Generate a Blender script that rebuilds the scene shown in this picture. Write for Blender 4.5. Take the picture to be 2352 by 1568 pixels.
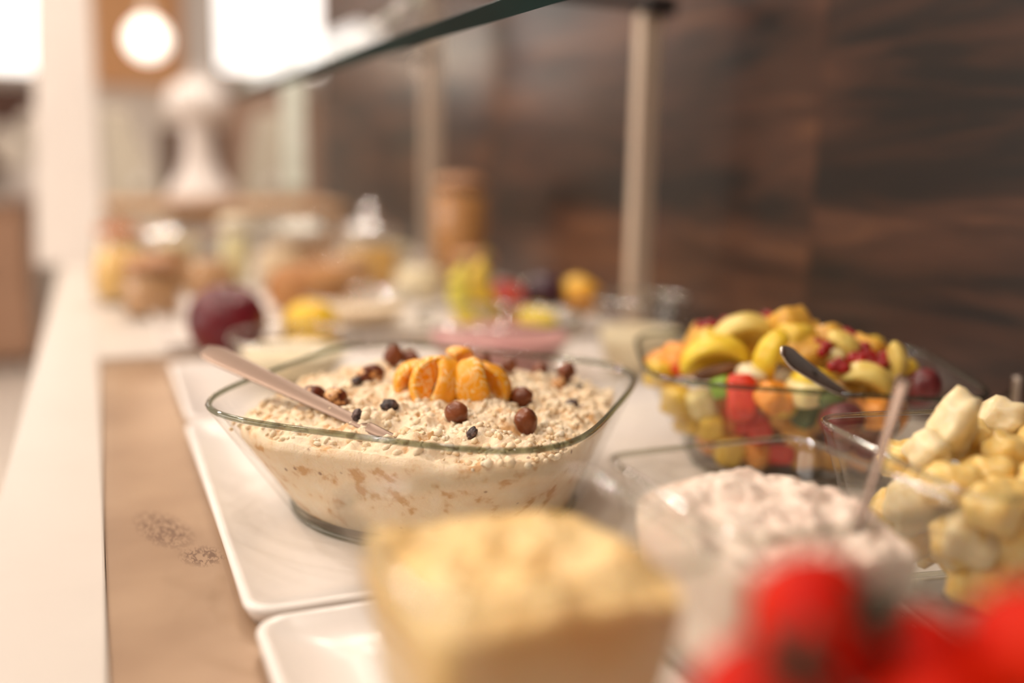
import bpy, bmesh, math, random
from mathutils import Vector, Matrix, noise

random.seed(7)
S = bpy.context.scene
COL = S.collection
R_ = math.radians
for o in list(bpy.data.objects):
    bpy.data.objects.remove(o)

# ------------------------------------------------------------------ camera
# world: +Y runs along the buffet counter, +X towards the wooden wall, z = 0 is the counter top
PITCH, YAW, ROLL = R_(10.813), R_(22.669), R_(1.2)
FWD = Vector((math.sin(YAW)*math.cos(PITCH), math.cos(YAW)*math.cos(PITCH), -math.sin(PITCH)))
RGT = Vector((math.cos(YAW), -math.sin(YAW), 0))
UPV = RGT.cross(FWD)
cam_d = bpy.data.cameras.new('camera')
cam = bpy.data.objects.new('camera', cam_d)
COL.objects.link(cam)
r2 = RGT*math.cos(ROLL) + UPV*math.sin(ROLL)
u2 = -RGT*math.sin(ROLL) + UPV*math.cos(ROLL)
mw = Matrix((r2, u2, -FWD)).transposed().to_4x4()
mw.translation = Vector((0, 0, .30))
cam.matrix_world = mw
cam_d.lens = 35
cam_d.sensor_width = 36
cam_d.clip_start = .02
cam_d.dof.use_dof = True
cam_d.dof.focus_distance = .735
cam_d.dof.aperture_fstop = 1.2
S.camera = cam

# ------------------------------------------------------------------ world, exposure
wd = bpy.data.worlds.new('world')
S.world = wd
wd.use_nodes = True
bgn = wd.node_tree.nodes['Background']
bgn.inputs[0].default_value = (1, .90, .80, 1)
bgn.inputs[1].default_value = .55
vs = S.view_settings
vs.view_transform = 'Standard'
vs.look = 'None'
vs.gamma = 1
vs.use_curve_mapping = False
vs.exposure = -1.42
S.cycles.transparent_max_bounces = 40
S.cycles.max_bounces = 10

def area_light(name, loc, target, sx, sy, power, color):
    d = bpy.data.lights.new(name, 'AREA')
    d.shape = 'RECTANGLE'; d.size = sx; d.size_y = sy; d.energy = power; d.color = color
    o = bpy.data.objects.new(name, d)
    COL.objects.link(o)
    o.location = loc
    v = Vector(target) - Vector(loc)
    o.rotation_euler = v.to_track_quat('-Z', 'Y').to_euler()
    return o

# added fill light from the left, set before an unseen window
area_light('left_fill_light', (-3.3, 1.4, .75), (.3, .9, 0), 3.4, 1.3, 105, (1, .94, .87))

# ------------------------------------------------------------------ materials
MATS = {}
def nt(name):
    m = bpy.data.materials.new(name)
    m.use_nodes = True
    t = m.node_tree
    return m, t, t.nodes['Principled BSDF']

def mat(name, c1, c2=None, scale=30, rough=.5, sss=0, sssr=(.01, .005, .003), metal=0, bump=0, bscale=None,
        stretch=(1, 1, 1), lo=.35, hi=.65, detail=4, spec=.5, coat=0):
    if name in MATS:
        return MATS[name]
    m, t, b = nt(name)
    N, L = t.nodes, t.links
    b.inputs['Base Color'].default_value = (*c1, 1)
    b.inputs['Roughness'].default_value = rough
    b.inputs['Metallic'].default_value = metal
    b.inputs['Specular IOR Level'].default_value = spec
    b.inputs['Coat Weight'].default_value = coat
    if sss:
        b.inputs['Subsurface Weight'].default_value = sss
        b.inputs['Subsurface Radius'].default_value = sssr
        b.inputs['Subsurface Scale'].default_value = 1
    tc = N.new('ShaderNodeTexCoord'); mp = N.new('ShaderNodeMapping')
    mp.inputs['Scale'].default_value = stretch
    L.new(tc.outputs['Object'], mp.inputs['Vector'])
    if c2 is not None:
        nz = N.new('ShaderNodeTexNoise'); nz.inputs['Scale'].default_value = scale
        nz.inputs['Detail'].default_value = detail
        L.new(mp.outputs[0], nz.inputs['Vector'])
        cr = N.new('ShaderNodeValToRGB')
        cr.color_ramp.elements[0].position = lo; cr.color_ramp.elements[0].color = (*c1, 1)
        cr.color_ramp.elements[1].position = hi; cr.color_ramp.elements[1].color = (*c2, 1)
        L.new(nz.outputs[0], cr.inputs[0]); L.new(cr.outputs[0], b.inputs['Base Color'])
    if bump:
        n2 = N.new('ShaderNodeTexNoise'); n2.inputs['Scale'].default_value = bscale or scale
        n2.inputs['Detail'].default_value = 4
        L.new(mp.outputs[0], n2.inputs['Vector'])
        bp = N.new('ShaderNodeBump'); bp.inputs['Strength'].default_value = bump
        bp.inputs['Distance'].default_value = .002
        L.new(n2.outputs[0], bp.inputs['Height']); L.new(bp.outputs[0], b.inputs['Normal'])
    MATS[name] = m
    return m

def glass(name, tint, refl=.7, base=.035, power=4.0, rough=0.0):
    if name in MATS:
        return MATS[name]
    m, t, b = nt(name)
    N, L = t.nodes, t.links
    N.remove(b)
    out = N['Material Output']
    tr = N.new('ShaderNodeBsdfTransparent'); tr.inputs[0].default_value = (*tint, 1)
    gl = N.new('ShaderNodeBsdfGlossy'); gl.inputs['Roughness'].default_value = rough
    lw = N.new('ShaderNodeLayerWeight'); lw.inputs[0].default_value = .5
    pw = N.new('ShaderNodeMath'); pw.operation = 'POWER'; pw.inputs[1].default_value = power
    ml = N.new('ShaderNodeMath'); ml.operation = 'MULTIPLY_ADD'; ml.inputs[1].default_value = refl; ml.inputs[2].default_value = base
    mx = N.new('ShaderNodeMixShader')
    L.new(lw.outputs['Facing'], pw.inputs[0]); L.new(pw.outputs[0], ml.inputs[0]); L.new(ml.outputs[0], mx.inputs[0])
    L.new(tr.outputs[0], mx.inputs[1]); L.new(gl.outputs[0], mx.inputs[2]); L.new(mx.outputs[0], out.inputs[0])
    MATS[name] = m
    return m

def emit(name, col, st):
    if name in MATS:
        return MATS[name]
    m, t, b = nt(name)
    b.inputs['Base Color'].default_value = (*col, 1)
    b.inputs['Emission Color'].default_value = (*col, 1)
    b.inputs['Emission Strength'].default_value = st
    MATS[name] = m
    return m

GLASS = glass('clear_glass', (.985, .985, .978), refl=.45, base=.03, power=5)
RIM = glass('glass_edge', (.55, .58, .50), refl=.5, base=.05, power=2.5)
RIML = glass('light_glass_edge', (.86, .87, .82), refl=.6, base=.12, power=2)
PLATEGL = glass('sneeze_glass', (.985, .99, .985), refl=.5, base=.02)
GREENEDGE = mat('green_glass_edge', (.0008, .011, .012), (.002, .030, .030), scale=6, rough=.5, spec=.06, stretch=(1, .3, 1))
LITEDGE = mat('painted_lit_glass_edge', (.80, .90, .80), (.92, .96, .90), scale=30, rough=.25)  # light caught by glass edges, put into the colour as pale green
STEEL = mat('polished_steel', (.62, .56, .5), rough=.12, metal=1)
STEELB = mat('brushed_steel', (.60, .53, .47), rough=.3, metal=1)

# wooden wall: brown laminate with long dark grain running along Y
def wood_wall():
    m, t, b = nt('dark_walnut_laminate')
    N, L = t.nodes, t.links
    oi = N.new('ShaderNodeObjectInfo')
    tc = N.new('ShaderNodeTexCoord')
    add = N.new('ShaderNodeVectorMath'); add.operation = 'ADD'
    cmb = N.new('ShaderNodeCombineXYZ')
    m7 = N.new('ShaderNodeMath'); m7.operation = 'MULTIPLY'; m7.inputs[1].default_value = 17
    L.new(oi.outputs['Random'], m7.inputs[0]); L.new(m7.outputs[0], cmb.inputs[2])
    L.new(tc.outputs['Object'], add.inputs[0]); L.new(cmb.outputs[0], add.inputs[1])
    mp = N.new('ShaderNodeMapping'); mp.inputs['Scale'].default_value = (1, 1.0, 8.5)
    L.new(add.outputs[0], mp.inputs['Vector'])
    n1 = N.new('ShaderNodeTexNoise'); n1.inputs['Scale'].default_value = 1.6; n1.inputs['Detail'].default_value = 7
    n1.inputs['Roughness'].default_value = .62; n1.inputs['Distortion'].default_value = .5
    L.new(mp.outputs[0], n1.inputs['Vector'])
    cr = N.new('ShaderNodeValToRGB')
    e = cr.color_ramp.elements
    e[0].position = .40; e[0].color = (.010, .0075, .008, 1)
    e[1].position = .66; e[1].color = (.150, .066, .034, 1)
    k = e.new(.46); k.color = (.040, .018, .0125, 1)
    k = e.new(.55); k.color = (.072, .031, .020, 1)
    L.new(n1.outputs[0], cr.inputs[0])
    mp2 = N.new('ShaderNodeMapping'); mp2.inputs['Scale'].default_value = (1, 3, 160)
    L.new(add.outputs[0], mp2.inputs['Vector'])
    n2 = N.new('ShaderNodeTexNoise'); n2.inputs['Scale'].default_value = 2
    L.new(mp2.outputs[0], n2.inputs['Vector'])
    mx = N.new('ShaderNodeMixRGB'); mx.blend_type = 'MULTIPLY'; mx.inputs[0].default_value = .35
    L.new(cr.outputs[0], mx.inputs[1]); L.new(n2.outputs[0], mx.inputs[2])
    L.new(mx.outputs[0], b.inputs['Base Color'])
    b.inputs['Roughness'].default_value = .30
    b.inputs['Specular IOR Level'].default_value = .5
    return m
WOOD = wood_wall()

# steel cold plate: warm brushed metal with a dried smear
def plate_mat():
    m, t, b = nt('smudged_steel_plate')
    N, L = t.nodes, t.links
    tc = N.new('ShaderNodeTexCoord')
    n0 = N.new('ShaderNodeTexNoise'); n0.inputs['Scale'].default_value = 7; n0.inputs['Detail'].default_value = 3
    L.new(tc.outputs['Object'], n0.inputs['Vector'])
    cr = N.new('ShaderNodeValToRGB')
    cr.color_ramp.elements[0].position = .35; cr.color_ramp.elements[0].color = (.35, .225, .14, 1)
    cr.color_ramp.elements[1].position = .68; cr.color_ramp.elements[1].color = (.46, .315, .205, 1)
    L.new(n0.outputs[0], cr.inputs[0])
    # smear: two soft elliptical patches at their place on the plate, broken up by noise
    fac = None
    for (sx, sy, rx, ry) in ((.036, .808, .019, .050), (.060, .742, .016, .022)):
        mp = N.new('ShaderNodeMapping'); mp.vector_type = 'TEXTURE'
        mp.inputs['Location'].default_value = (sx, sy, 0); mp.inputs['Scale'].default_value = (rx, ry, 1)
        mp.inputs['Rotation'].default_value = (0, 0, .25)
        L.new(tc.outputs['Object'], mp.inputs['Vector'])
        ln = N.new('ShaderNodeVectorMath'); ln.operation = 'LENGTH'
        sp = N.new('ShaderNodeSeparateXYZ'); cb = N.new('ShaderNodeCombineXYZ')
        L.new(mp.outputs[0], sp.inputs[0]); L.new(sp.outputs[0], cb.inputs[0]); L.new(sp.outputs[1], cb.inputs[1])
        L.new(cb.outputs[0], ln.inputs[0])
        mr = N.new('ShaderNodeMapRange'); mr.inputs[1].default_value = 1.1; mr.inputs[2].default_value = .55
        L.new(ln.outputs['Value'], mr.inputs[0])
        if fac is None:
            fac = mr.outputs[0]
        else:
            mxm = N.new('ShaderNodeMath'); mxm.operation = 'MAXIMUM'
            L.new(fac, mxm.inputs[0]); L.new(mr.outputs[0], mxm.inputs[1]); fac = mxm.outputs[0]
    mpn = N.new('ShaderNodeMapping'); mpn.inputs['Scale'].default_value = (1.6, .6, 1); mpn.inputs['Rotation'].default_value = (0, 0, .4)
    L.new(tc.outputs['Object'], mpn.inputs['Vector'])
    n1 = N.new('ShaderNodeTexNoise'); n1.inputs['Scale'].default_value = 190; n1.inputs['Detail'].default_value = 3; n1.inputs['Distortion'].default_value = 1.2
    L.new(mpn.outputs[0], n1.inputs['Vector'])
    th = N.new('ShaderNodeMapRange'); th.inputs[1].default_value = .46; th.inputs[2].default_value = .54
    L.new(n1.outputs[0], th.inputs[0])
    mu = N.new('ShaderNodeMath'); mu.operation = 'MULTIPLY'
    L.new(fac, mu.inputs[0]); L.new(th.outputs[0], mu.inputs[1])
    mx = N.new('ShaderNodeMixRGB'); mx.inputs[2].default_value = (.16, .085, .05, 1)
    m5 = N.new('ShaderNodeMath'); m5.operation = 'MULTIPLY'; m5.inputs[1].default_value = .9
    L.new(mu.outputs[0], m5.inputs[0]); L.new(m5.outputs[0], mx.inputs[0])
    L.new(cr.outputs[0], mx.inputs[1]); L.new(mx.outputs[0], b.inputs['Base Color'])
    b.inputs['Metallic'].default_value = .35
    b.inputs['Roughness'].default_value = .30
    return m
PLATE = plate_mat()

COUNTER = mat('cream_solid_surface', (.60, .545, .495), (.62, .565, .515), scale=9, rough=.38)
TRAY = mat('white_melamine', (.80, .75, .72), (.84, .79, .75), scale=8, rough=.22)
CREAM = mat('cream_paint', (.80, .73, .66), (.84, .77, .70), scale=3, rough=.7)
WHITEP = mat('white_paint', (.86, .80, .76), (.9, .84, .8), scale=4, rough=.6)

# ------------------------------------------------------------------ helpers
def link(name, me, m=None, parent=None, loc=None, rot=None, smooth=True):
    o = bpy.data.objects.new(name, me)
    COL.objects.link(o)
    if m is not None and not me.materials:
        me.materials.append(m)
    if parent is not None:
        o.parent = parent
    if loc is not None:
        o.location = loc
    if rot is not None:
        o.rotation_euler = rot
    if smooth:
        for p in me.polygons:
            p.use_smooth = True
    return o

def tag(o, label, cat, group=None, kind=None):
    o['label'] = label
    if cat: o['category'] = cat
    if group: o['group'] = group
    if kind: o['kind'] = kind
    return o

def struct(o, label=None):
    o['kind'] = 'structure'
    if label: o['label'] = label
    return o

def empty(name, loc=(0, 0, 0), rot=(0, 0, 0)):
    o = bpy.data.objects.new(name, None)
    COL.objects.link(o)
    o.empty_display_size = .01
    o.location = loc; o.rotation_euler = rot
    return o

def mesh(name, verts, faces):
    me = bpy.data.meshes.new(name)
    me.from_pydata([tuple(v) for v in verts], [], faces)
    bm = bmesh.new(); bm.from_mesh(me)
    bmesh.ops.recalc_face_normals(bm, faces=bm.faces)
    bm.to_mesh(me); bm.free()
    return me

def bm_mesh(name, bm):
    me = bpy.data.meshes.new(name)
    bmesh.ops.recalc_face_normals(bm, faces=bm.faces)
    bm.to_mesh(me); bm.free()
    return me

def box_me(name, x0, x1, y0, y1, z0, z1, bev=0, seg=2):
    bm = bmesh.new()
    bmesh.ops.create_cube(bm, size=1)
    for v in bm.verts:
        v.co = Vector(((x0+x1)/2 + v.co.x*(x1-x0), (y0+y1)/2 + v.co.y*(y1-y0), (z0+z1)/2 + v.co.z*(z1-z0)))
    if bev:
        bmesh.ops.bevel(bm, geom=bm.edges[:], offset=bev, segments=seg, profile=.5, affect='EDGES')
    return bm_mesh(name, bm)

def box(name, x0, x1, y0, y1, z0, z1, m, parent=None, bev=0):
    return link(name, box_me(name, x0, x1, y0, y1, z0, z1, bev), m, parent, smooth=False)

def lathe_me(name, prof, n=40):
    """prof: list of (r, z) from bottom to top"""
    vs_, fs = [], []
    for (r, z) in prof:
        for k in range(n):
            a = 2*math.pi*k/n
            vs_.append((r*math.cos(a), r*math.sin(a), z))
    for i in range(len(prof)-1):
        for k in range(n):
            fs.append((i*n+k, i*n+(k+1) % n, (i+1)*n+(k+1) % n, (i+1)*n+k))
    if prof[0][0] > 0: fs.append(tuple(range(n))[::-1])
    if prof[-1][0] > 0: fs.append(tuple((len(prof)-1)*n+k for k in range(n)))
    me = mesh(name, vs_, fs)
    return me

def tube_me(name, pts, rads, n=10, closed=False, flat=1.0):
    vs_, fs = [], []
    P = [Vector(p) for p in pts]
    N_ = len(P)
    up = Vector((0, 0, 1))
    for i, p in enumerate(P):
        a = P[(i-1) % N_] if (closed or i > 0) else p
        c = P[(i+1) % N_] if (closed or i < N_-1) else p
        t = (c-a).normalized()
        s = t.cross(up)
        if s.length < 1e-4: s = Vector((1, 0, 0))
        s.normalize(); w = s.cross(t)
        r = rads[i] if isinstance(rads, (list, tuple)) else rads
        for k in range(n):
            an = 2*math.pi*k/n
            vs_.append(p + s*math.cos(an)*r + w*math.sin(an)*r*flat)
    for i in range(N_ if closed else N_-1):
        j = (i+1) % N_
        for k in range(n):
            fs.append((i*n+k, i*n+(k+1) % n, j*n+(k+1) % n, j*n+k))
    if not closed:
        fs.append(tuple(range(n))); fs.append(tuple((N_-1)*n+k for k in range(n)))
    return mesh(name, vs_, fs)

def blob_me(name, rx, ry, rz, amp=.08, freq=2.0, sub=3, seed=0, cusp=0, power=1.0, bumps=0):
    bm = bmesh.new()
    bmesh.ops.create_icosphere(bm, subdivisions=sub, radius=1)
    off = Vector((seed*3.1, seed*1.7, seed*.9))
    for v in bm.verts:
        d = v.co.normalized()
        if power != 1.0:
            q = (abs(d.x)**power + abs(d.y)**power + abs(d.z)**power)**(-1/power)
            d = d*q
        k = 1 + amp*noise.noise(d*freq + off)
        if bumps: k += bumps*noise.noise(d*freq*4 + off)
        if cusp and d.z > 0: k += cusp*max(0, d.z)**8
        v.co = Vector((d.x*rx*k, d.y*ry*k, d.z*rz*k))
    return bm_mesh(name, bm)

# superellipse mapped on a quad: bowls with square plan
def quad_map(c, ex, ey, s, t):
    return Vector((c[0] + ex[0]*s + ey[0]*t, c[1] + ex[1]*s + ey[1]*t, 0))

def ring(c, ex, ey, k, n, z, N_):
    out = []
    g = 2**(1/n)
    for i in range(N_):
        a = 2*math.pi*i/N_
        ca, sa = math.cos(a), math.sin(a)
        q = (abs(ca)**n + abs(sa)**n)**(-1/n)*g
        p = quad_map(c, ex, ey, ca*q*k, sa*q*k); p.z = z
        out.append(p)
    return out

def loft(name, rings, cap0=True, cap1=True):
    vs_, fs = [], []
    n = len(rings[0])
    for r in rings: vs_ += r
    for i in range(len(rings)-1):
        for k in range(n):
            fs.append((i*n+k, i*n+(k+1) % n, (i+1)*n+(k+1) % n, (i+1)*n+k))
    if cap0: fs.append(tuple(range(n)))
    if cap1: fs.append(tuple((len(rings)-1)*n+k for k in range(n)))
    return mesh(name, vs_, fs)

def square_bowl(c, ex, ey, h, ratio, n, label, z0, th=.0045, curve=1.0, rim=.0024, group=None, n0=None, rm=None):
    """clear glass bowl with a square plan; returns thing and inner-scale function"""
    t = empty('glass_bowl', (c[0], c[1], z0))
    c0 = (0, 0)
    half = math.hypot(*ex)
    dk = th/half
    M_ = 14; NN = 128
    def kk(u):
        return ratio + (1-ratio)*u**curve
    n0 = n0 or n*.75
    def nn(u):
        return n0 + (n-n0)*min(1, u)**1.3
    outer = [ring(c0, ex, ey, kk(0)*.93, n0, .0, NN), ring(c0, ex, ey, kk(0), n0, .004, NN)]
    outer += [ring(c0, ex, ey, kk(i/M_), nn(i/M_), .004 + (h-.004)*i/M_, NN) for i in range(1, M_+1)]
    inner = [ring(c0, ex, ey, kk(i/M_)-dk, nn(i/M_), .004+(h-.004)*i/M_, NN) for i in range(M_, 0, -1)]
    inner += [ring(c0, ex, ey, kk(.03)-dk*1.5, n0, .009, NN)]
    link('bowl_wall', loft('bowl_wall', outer+inner), GLASS, t)
    link('rim', tube_me('rim', [p for p in ring(c0, ex, ey, 1-dk*.5, n, h, NN)], rim, 10, closed=True), rm or RIM, t)
    link('foot_edge', tube_me('foot_edge', ring(c0, ex, ey, kk(0)*.97, n0, .003, NN), .0022, 8, closed=True), rm or RIM, t)
    tag(t, label, 'bowl', group)
    return t, (lambda z: (kk(max(0, (z-.004)/(h-.004))) - dk*1.35, nn(max(0, (z-.004)/(h-.004)))))

# ------------------------------------------------------------------ room
CEIL, FLOOR = 1.75, -.90
struct(box('floor', -3.6, 3.0, -2.5, 6.4, FLOOR-.05, FLOOR, mat('pale_floor', (.88, .81, .74), (.92, .85, .78), scale=2, rough=.35)))
struct(box('ceiling', -3.6, 3.0, -2.5, 6.4, CEIL, CEIL+.05, WHITEP))
wall_r = struct(box('wall_right', .90, 1.0, -2.5, 4.24, FLOOR, CEIL, mat('wall_core', (.05, .03, .02), rough=.8)))
pw = 1.18
y = 1.083 - 3*pw
k = 0
while y < 4.2:
    y1 = min(y+pw, 4.24)
    link('wood_panel', box_me('wood_panel', .882, .90, max(y, -2.45)+.0004, y1-.0004, FLOOR+.1, CEIL-.02, .0005, 1), WOOD, wall_r, smooth=False)
    y += pw; k += 1
far = struct(box('wall_far', -3.6, 3.0, 6.3, 6.4, FLOOR, CEIL, CREAM))
# left wall; its unseen window is added to go with the fill light
wl = struct(box('wall_left', -3.6, -3.5, -2.5, 6.3, FLOOR, CEIL, CREAM))
w3 = struct(empty('window_3', (-3.49, 1.4, .75)), 'unseen white framed window added in the left wall for fill light')
box('window_frame', 0, .03, -1.75, 1.75, .62, .70, WHITEP, w3)
box('window_frame', 0, .03, -1.75, 1.75, -.70, -.62, WHITEP, w3)
for yy in (-1.72, 0, 1.72):
    box('window_frame', 0, .03, yy-.03, yy+.03, -.62, .62, WHITEP, w3)
link('pane', box_me('pane', .0, .01, -1.72, 1.72, -.62, .62), emit('added_glow_pane', (1, .95, .9), 1.5), w3, smooth=False)

# far wall: bright windows, orange wall section, dark niche
def bright_window(name, x0, x1, z0, z1, label):
    w = struct(empty(name, ((x0+x1)/2, 6.28, z0)), label)
    hw = (x1-x0)/2
    link('pane', box_me('pane', -hw, hw, .0, .015, 0, z1-z0), emit('sky_pane', (1, .95, .90), 5.0), w, smooth=False)
    for a, b_ in ((-hw-.03, -hw), (hw, hw+.03)):
        box('window_frame', a, b_, -.03, .015, -.03, z1-z0+.03, WHITEP, w)
    box('window_frame', -hw, hw, -.03, .015, -.03, 0, WHITEP, w)
    box('window_frame', -hw, hw, -.03, .015, z1-z0, z1-z0+.03, WHITEP, w)
bright_window('window_1', -1.5, -.20, .68, 1.6, 'bright window beside the white column above the dark niche')
bright_window('window_2', .72, 1.30, .74, 1.6, 'bright window at the end of the wooden wall')
box('trim_1', .03, .50, 6.22, 6.30, .62, CEIL, mat('apricot_wall', (.72, .36, .16), (.78, .42, .2), scale=2, rough=.6))
struct(bpy.data.objects['trim_1'], 'apricot painted wall section behind the globe lamp')
box('trim_2', .53, .67, 6.15, 6.30, FLOOR, CEIL, WHITEP); struct(bpy.data.objects['trim_2'], 'slim white pilaster between lamp and bright window')
niche = struct(box('trim_3', -1.5, -.19, 6.20, 6.30, .13, .60, mat('dark_niche', (.10, .04, .025), rough=.6)), 'dark brown niche below the far window')
struct(box('trim_4', .50, 1.6, 6.2, 6.3, FLOOR, .62, mat('rosy_wall', (.55, .36, .27), (.6, .4, .3), scale=2, rough=.7)), 'rosy beige wall below the bright window')

# ------------------------------------------------------------------ ceiling downlights (square recessed lamps; wall and aisle rows added to brighten)
k = 0
for (x, y_) in ((-.35, -.2), (.30, -.2), (-.35, .75), (.30, .75), (-.35, 1.7), (.30, 1.7), (-.35, 2.9), (.30, 2.9), (.72, 1.9), (.72, 2.65), (.72, 3.4), (-1.1, .6), (-1.1, 1.9), (-1.1, 3.2)):
    o = empty('ceiling_downlight', (x, y_, CEIL))
    box('housing', -.07, .07, -.07, .07, -.012, 0, WHITEP, o)
    d = bpy.data.lights.new('lamp', 'AREA'); d.shape = 'SQUARE'; d.size = .10; d.energy = 42 if x < -1 else (18 if x > .6 else 7.5); d.color = (1, .875, .75)
    l = bpy.data.objects.new('lamp', d); COL.objects.link(l); l.parent = o; l.location = (0, 0, -.014)
    if x > .6:
        tag(o, 'unseen ceiling downlight added to brighten the wooden wall', 'lamp', 'added ceiling downlights along the wall')
    elif x < -1:
        tag(o, 'unseen ceiling downlight added above the aisle to brighten the floor', 'lamp', 'added ceiling downlights above the aisle')
    else:
        tag(o, 'square recessed ceiling downlight above the buffet counter', 'lamp', 'square ceiling downlights')
    k += 1

# ------------------------------------------------------------------ counter
ct = empty('buffet_counter', (0, 0, FLOOR))
zc = -FLOOR
box('worktop_front', -.090, -.008, -1.2, 4.0, zc-.04, zc, COUNTER, ct, .002)
box('worktop_back', .80, .88, -1.2, 4.0, zc-.04, zc, COUNTER, ct, .001)
box('worktop_end', -.008, .80, 1.50, 4.0, zc-.04, zc, COUNTER, ct, .001)
box('front_panel', -.06, -.03, -1.15, 3.95, 0, zc-.04, CREAM, ct)
tag(ct, 'long cream buffet counter along the dark wooden wall', 'counter')
cp = box('cold_plate', -.0075, .7995, -1.19, 1.4995, -.03, -.005, PLATE)
tag(cp, 'smeared brownish steel cold plate set into the cream counter', 'plate')
LIFT = -.005

def tray(x0, x1, y0, y1, label, far_=False):
    t = empty('serving_tray', (x0, y0, LIFT if not far_ else 0))
    w, l = x1-x0, y1-y0
    def rr(ins, z, rad):
        pts = []
        for cxx, cyy, a0 in ((w-ins-rad, l-ins-rad, 0), (ins+rad, l-ins-rad, 90), (ins+rad, ins+rad, 180), (w-ins-rad, ins+rad, 270)):
            for q in range(9):
                a = R_(a0 + q*90/8)
                pts.append(Vector((cxx+rad*math.cos(a), cyy+rad*math.sin(a), z)))
        return pts
    rings = [rr(.006, 0, .016), rr(.0, .012, .02), rr(.001, .0145, .02), rr(.004, .0155, .018), rr(.0075, .0145, .016),
             rr(.012, .010, .014), rr(.040, .0052, .012), rr(.047, .0042, .010), rr(.052, .004, .008)]
    link('tray_body', loft('tray_body', rings), TRAY, t)
    tag(t, label, 'tray', 'white trays along the counter')
    return t
TZ = LIFT + .004      # top of a tray's floor
tray(.076, .765, .10, .596, 'white melamine tray under the square glass bowls')
tray(.074, .765, .603, 1.080, 'white melamine tray under the muesli bowl')
tray(.078, .765, 1.088, 1.395, 'white melamine tray under the pink yogurt bowl')
tray(.076, .765, 1.510, 1.95, 'white melamine tray beyond the end of the cold plate', True)

# ------------------------------------------------------------------ sneeze guard
sg = empty('sneeze_guard', (.79, 1.38, 0))
def rel(o):   # children built in world coordinates
    o.matrix_parent_inverse = Matrix.Translation(-Vector(sg.location))
    return o
def tilted(y0, y1):
    a = Vector((.306, 0, .4035)); d = Vector((.128, 0, .097)).normalized(); n = Vector((-d.z, 0, d.x))
    ln = .19; th = .014
    def P(s, t, y): q = a + d*s + n*t; return (q.x, y, q.z)
    vs_ = [P(s, t, y) for y in (y0, y1) for s in (.002, ln) for t in (0, th)]
    me = mesh('glass_panel', vs_, [(0, 1, 3, 2), (4, 6, 7, 5), (0, 4, 5, 1), (2, 3, 7, 6), (0, 2, 6, 4), (1, 5, 7, 3)])
    rel(link('glass_panel', me, PLATEGL, sg, smooth=False))
    ve = [P(s, t, y) for y in (y0, y1) for s in (-.001, .0022) for t in (-.0003, th+.0003)]
    me = mesh('glass_edge', ve, [(0, 1, 3, 2), (4, 6, 7, 5), (0, 4, 5, 1), (2, 3, 7, 6), (0, 2, 6, 4), (1, 5, 7, 3)])
    e1 = rel(link('glass_edge', me, GREENEDGE, sg, smooth=False)); e1['label'] = 'dark green polished glass edge'
    return P
P1 = tilted(-.6, 1.45)
P2 = tilted(1.465, 2.40)
# end edges, their bright reflections painted in as pale colour
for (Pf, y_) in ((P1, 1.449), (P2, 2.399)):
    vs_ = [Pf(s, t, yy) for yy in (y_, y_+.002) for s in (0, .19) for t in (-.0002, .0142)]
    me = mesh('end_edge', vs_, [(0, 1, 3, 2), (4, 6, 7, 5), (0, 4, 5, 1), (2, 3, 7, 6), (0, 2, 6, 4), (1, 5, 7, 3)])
    rel(link('end_edge', me, LITEDGE, sg, smooth=False))
BEIGEM = mat('champagne_metal', (.62, .50, .40), (.66, .54, .43), scale=5, rough=.4, metal=.35)
DARKM = mat('black_metal', (.025, .02, .02), rough=.4)
CHROME_GLINT = mat('chrome_and_glints', (.95, .93, .91), rough=.25, metal=.2)  # whitened chrome, also the colour of the painted glints
for (y_, w, top) in ((1.38, .017, .510), (2.45, .021, .70)):
    rel(box('post', .79-w, .79+w, y_-.012, y_+.012, 0, top, BEIGEM, sg, .003))
    rel(box('foot', .765, .815, y_-.025, y_+.025, 0, .008, BEIGEM, sg, .002))
rel(box('bracket', .775, .825, 1.355, 1.405, .505, .535, DARKM, sg, .004))
rel(link('arm', tube_me('arm', [(.80, 1.38, .521), (.62, 1.38, .525), (.445, 1.38, .518)], .008, 10), DARKM, sg))
rel(link('arm', tube_me('arm', [(.79, 2.43, .53), (.62, 2.43, .54), (.445, 2.43, .518)], .008, 10), DARKM, sg))
for s in (.02, .075, .11, .15):  # white blobs added to imitate glints along the panel's end edge
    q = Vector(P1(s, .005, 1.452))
    rel(link('glint_blob', blob_me('glint_blob', .017, .008, .010, 0, sub=2, power=3), CHROME_GLINT, sg, loc=q, rot=(0, -.65, 0)))
tag(sg, 'tilted glass sneeze guard with green edge on slim champagne posts', 'sneeze guard')
gp = empty('glass_partition', (.62, 2.56, 0))
link('pane', box_me('pane', -.13, .17, -.006, .006, .0, .52), PLATEGL, gp, smooth=False)
e2 = link('edge', box_me('edge', -.180, -.130, -.016, .007, .20, .53, .002), LITEDGE, gp, smooth=False)  # lit glass edge imitated by a pale painted strip
e2['label'] = 'glass edge painted pale green as if lit'
box('edge_foot', -.15, .17, -.015, .015, 0, .02, CHROME_GLINT, gp, .002)
tag(gp, 'upright glass partition with painted-bright pale green edge standing on the counter', 'partition')

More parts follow.
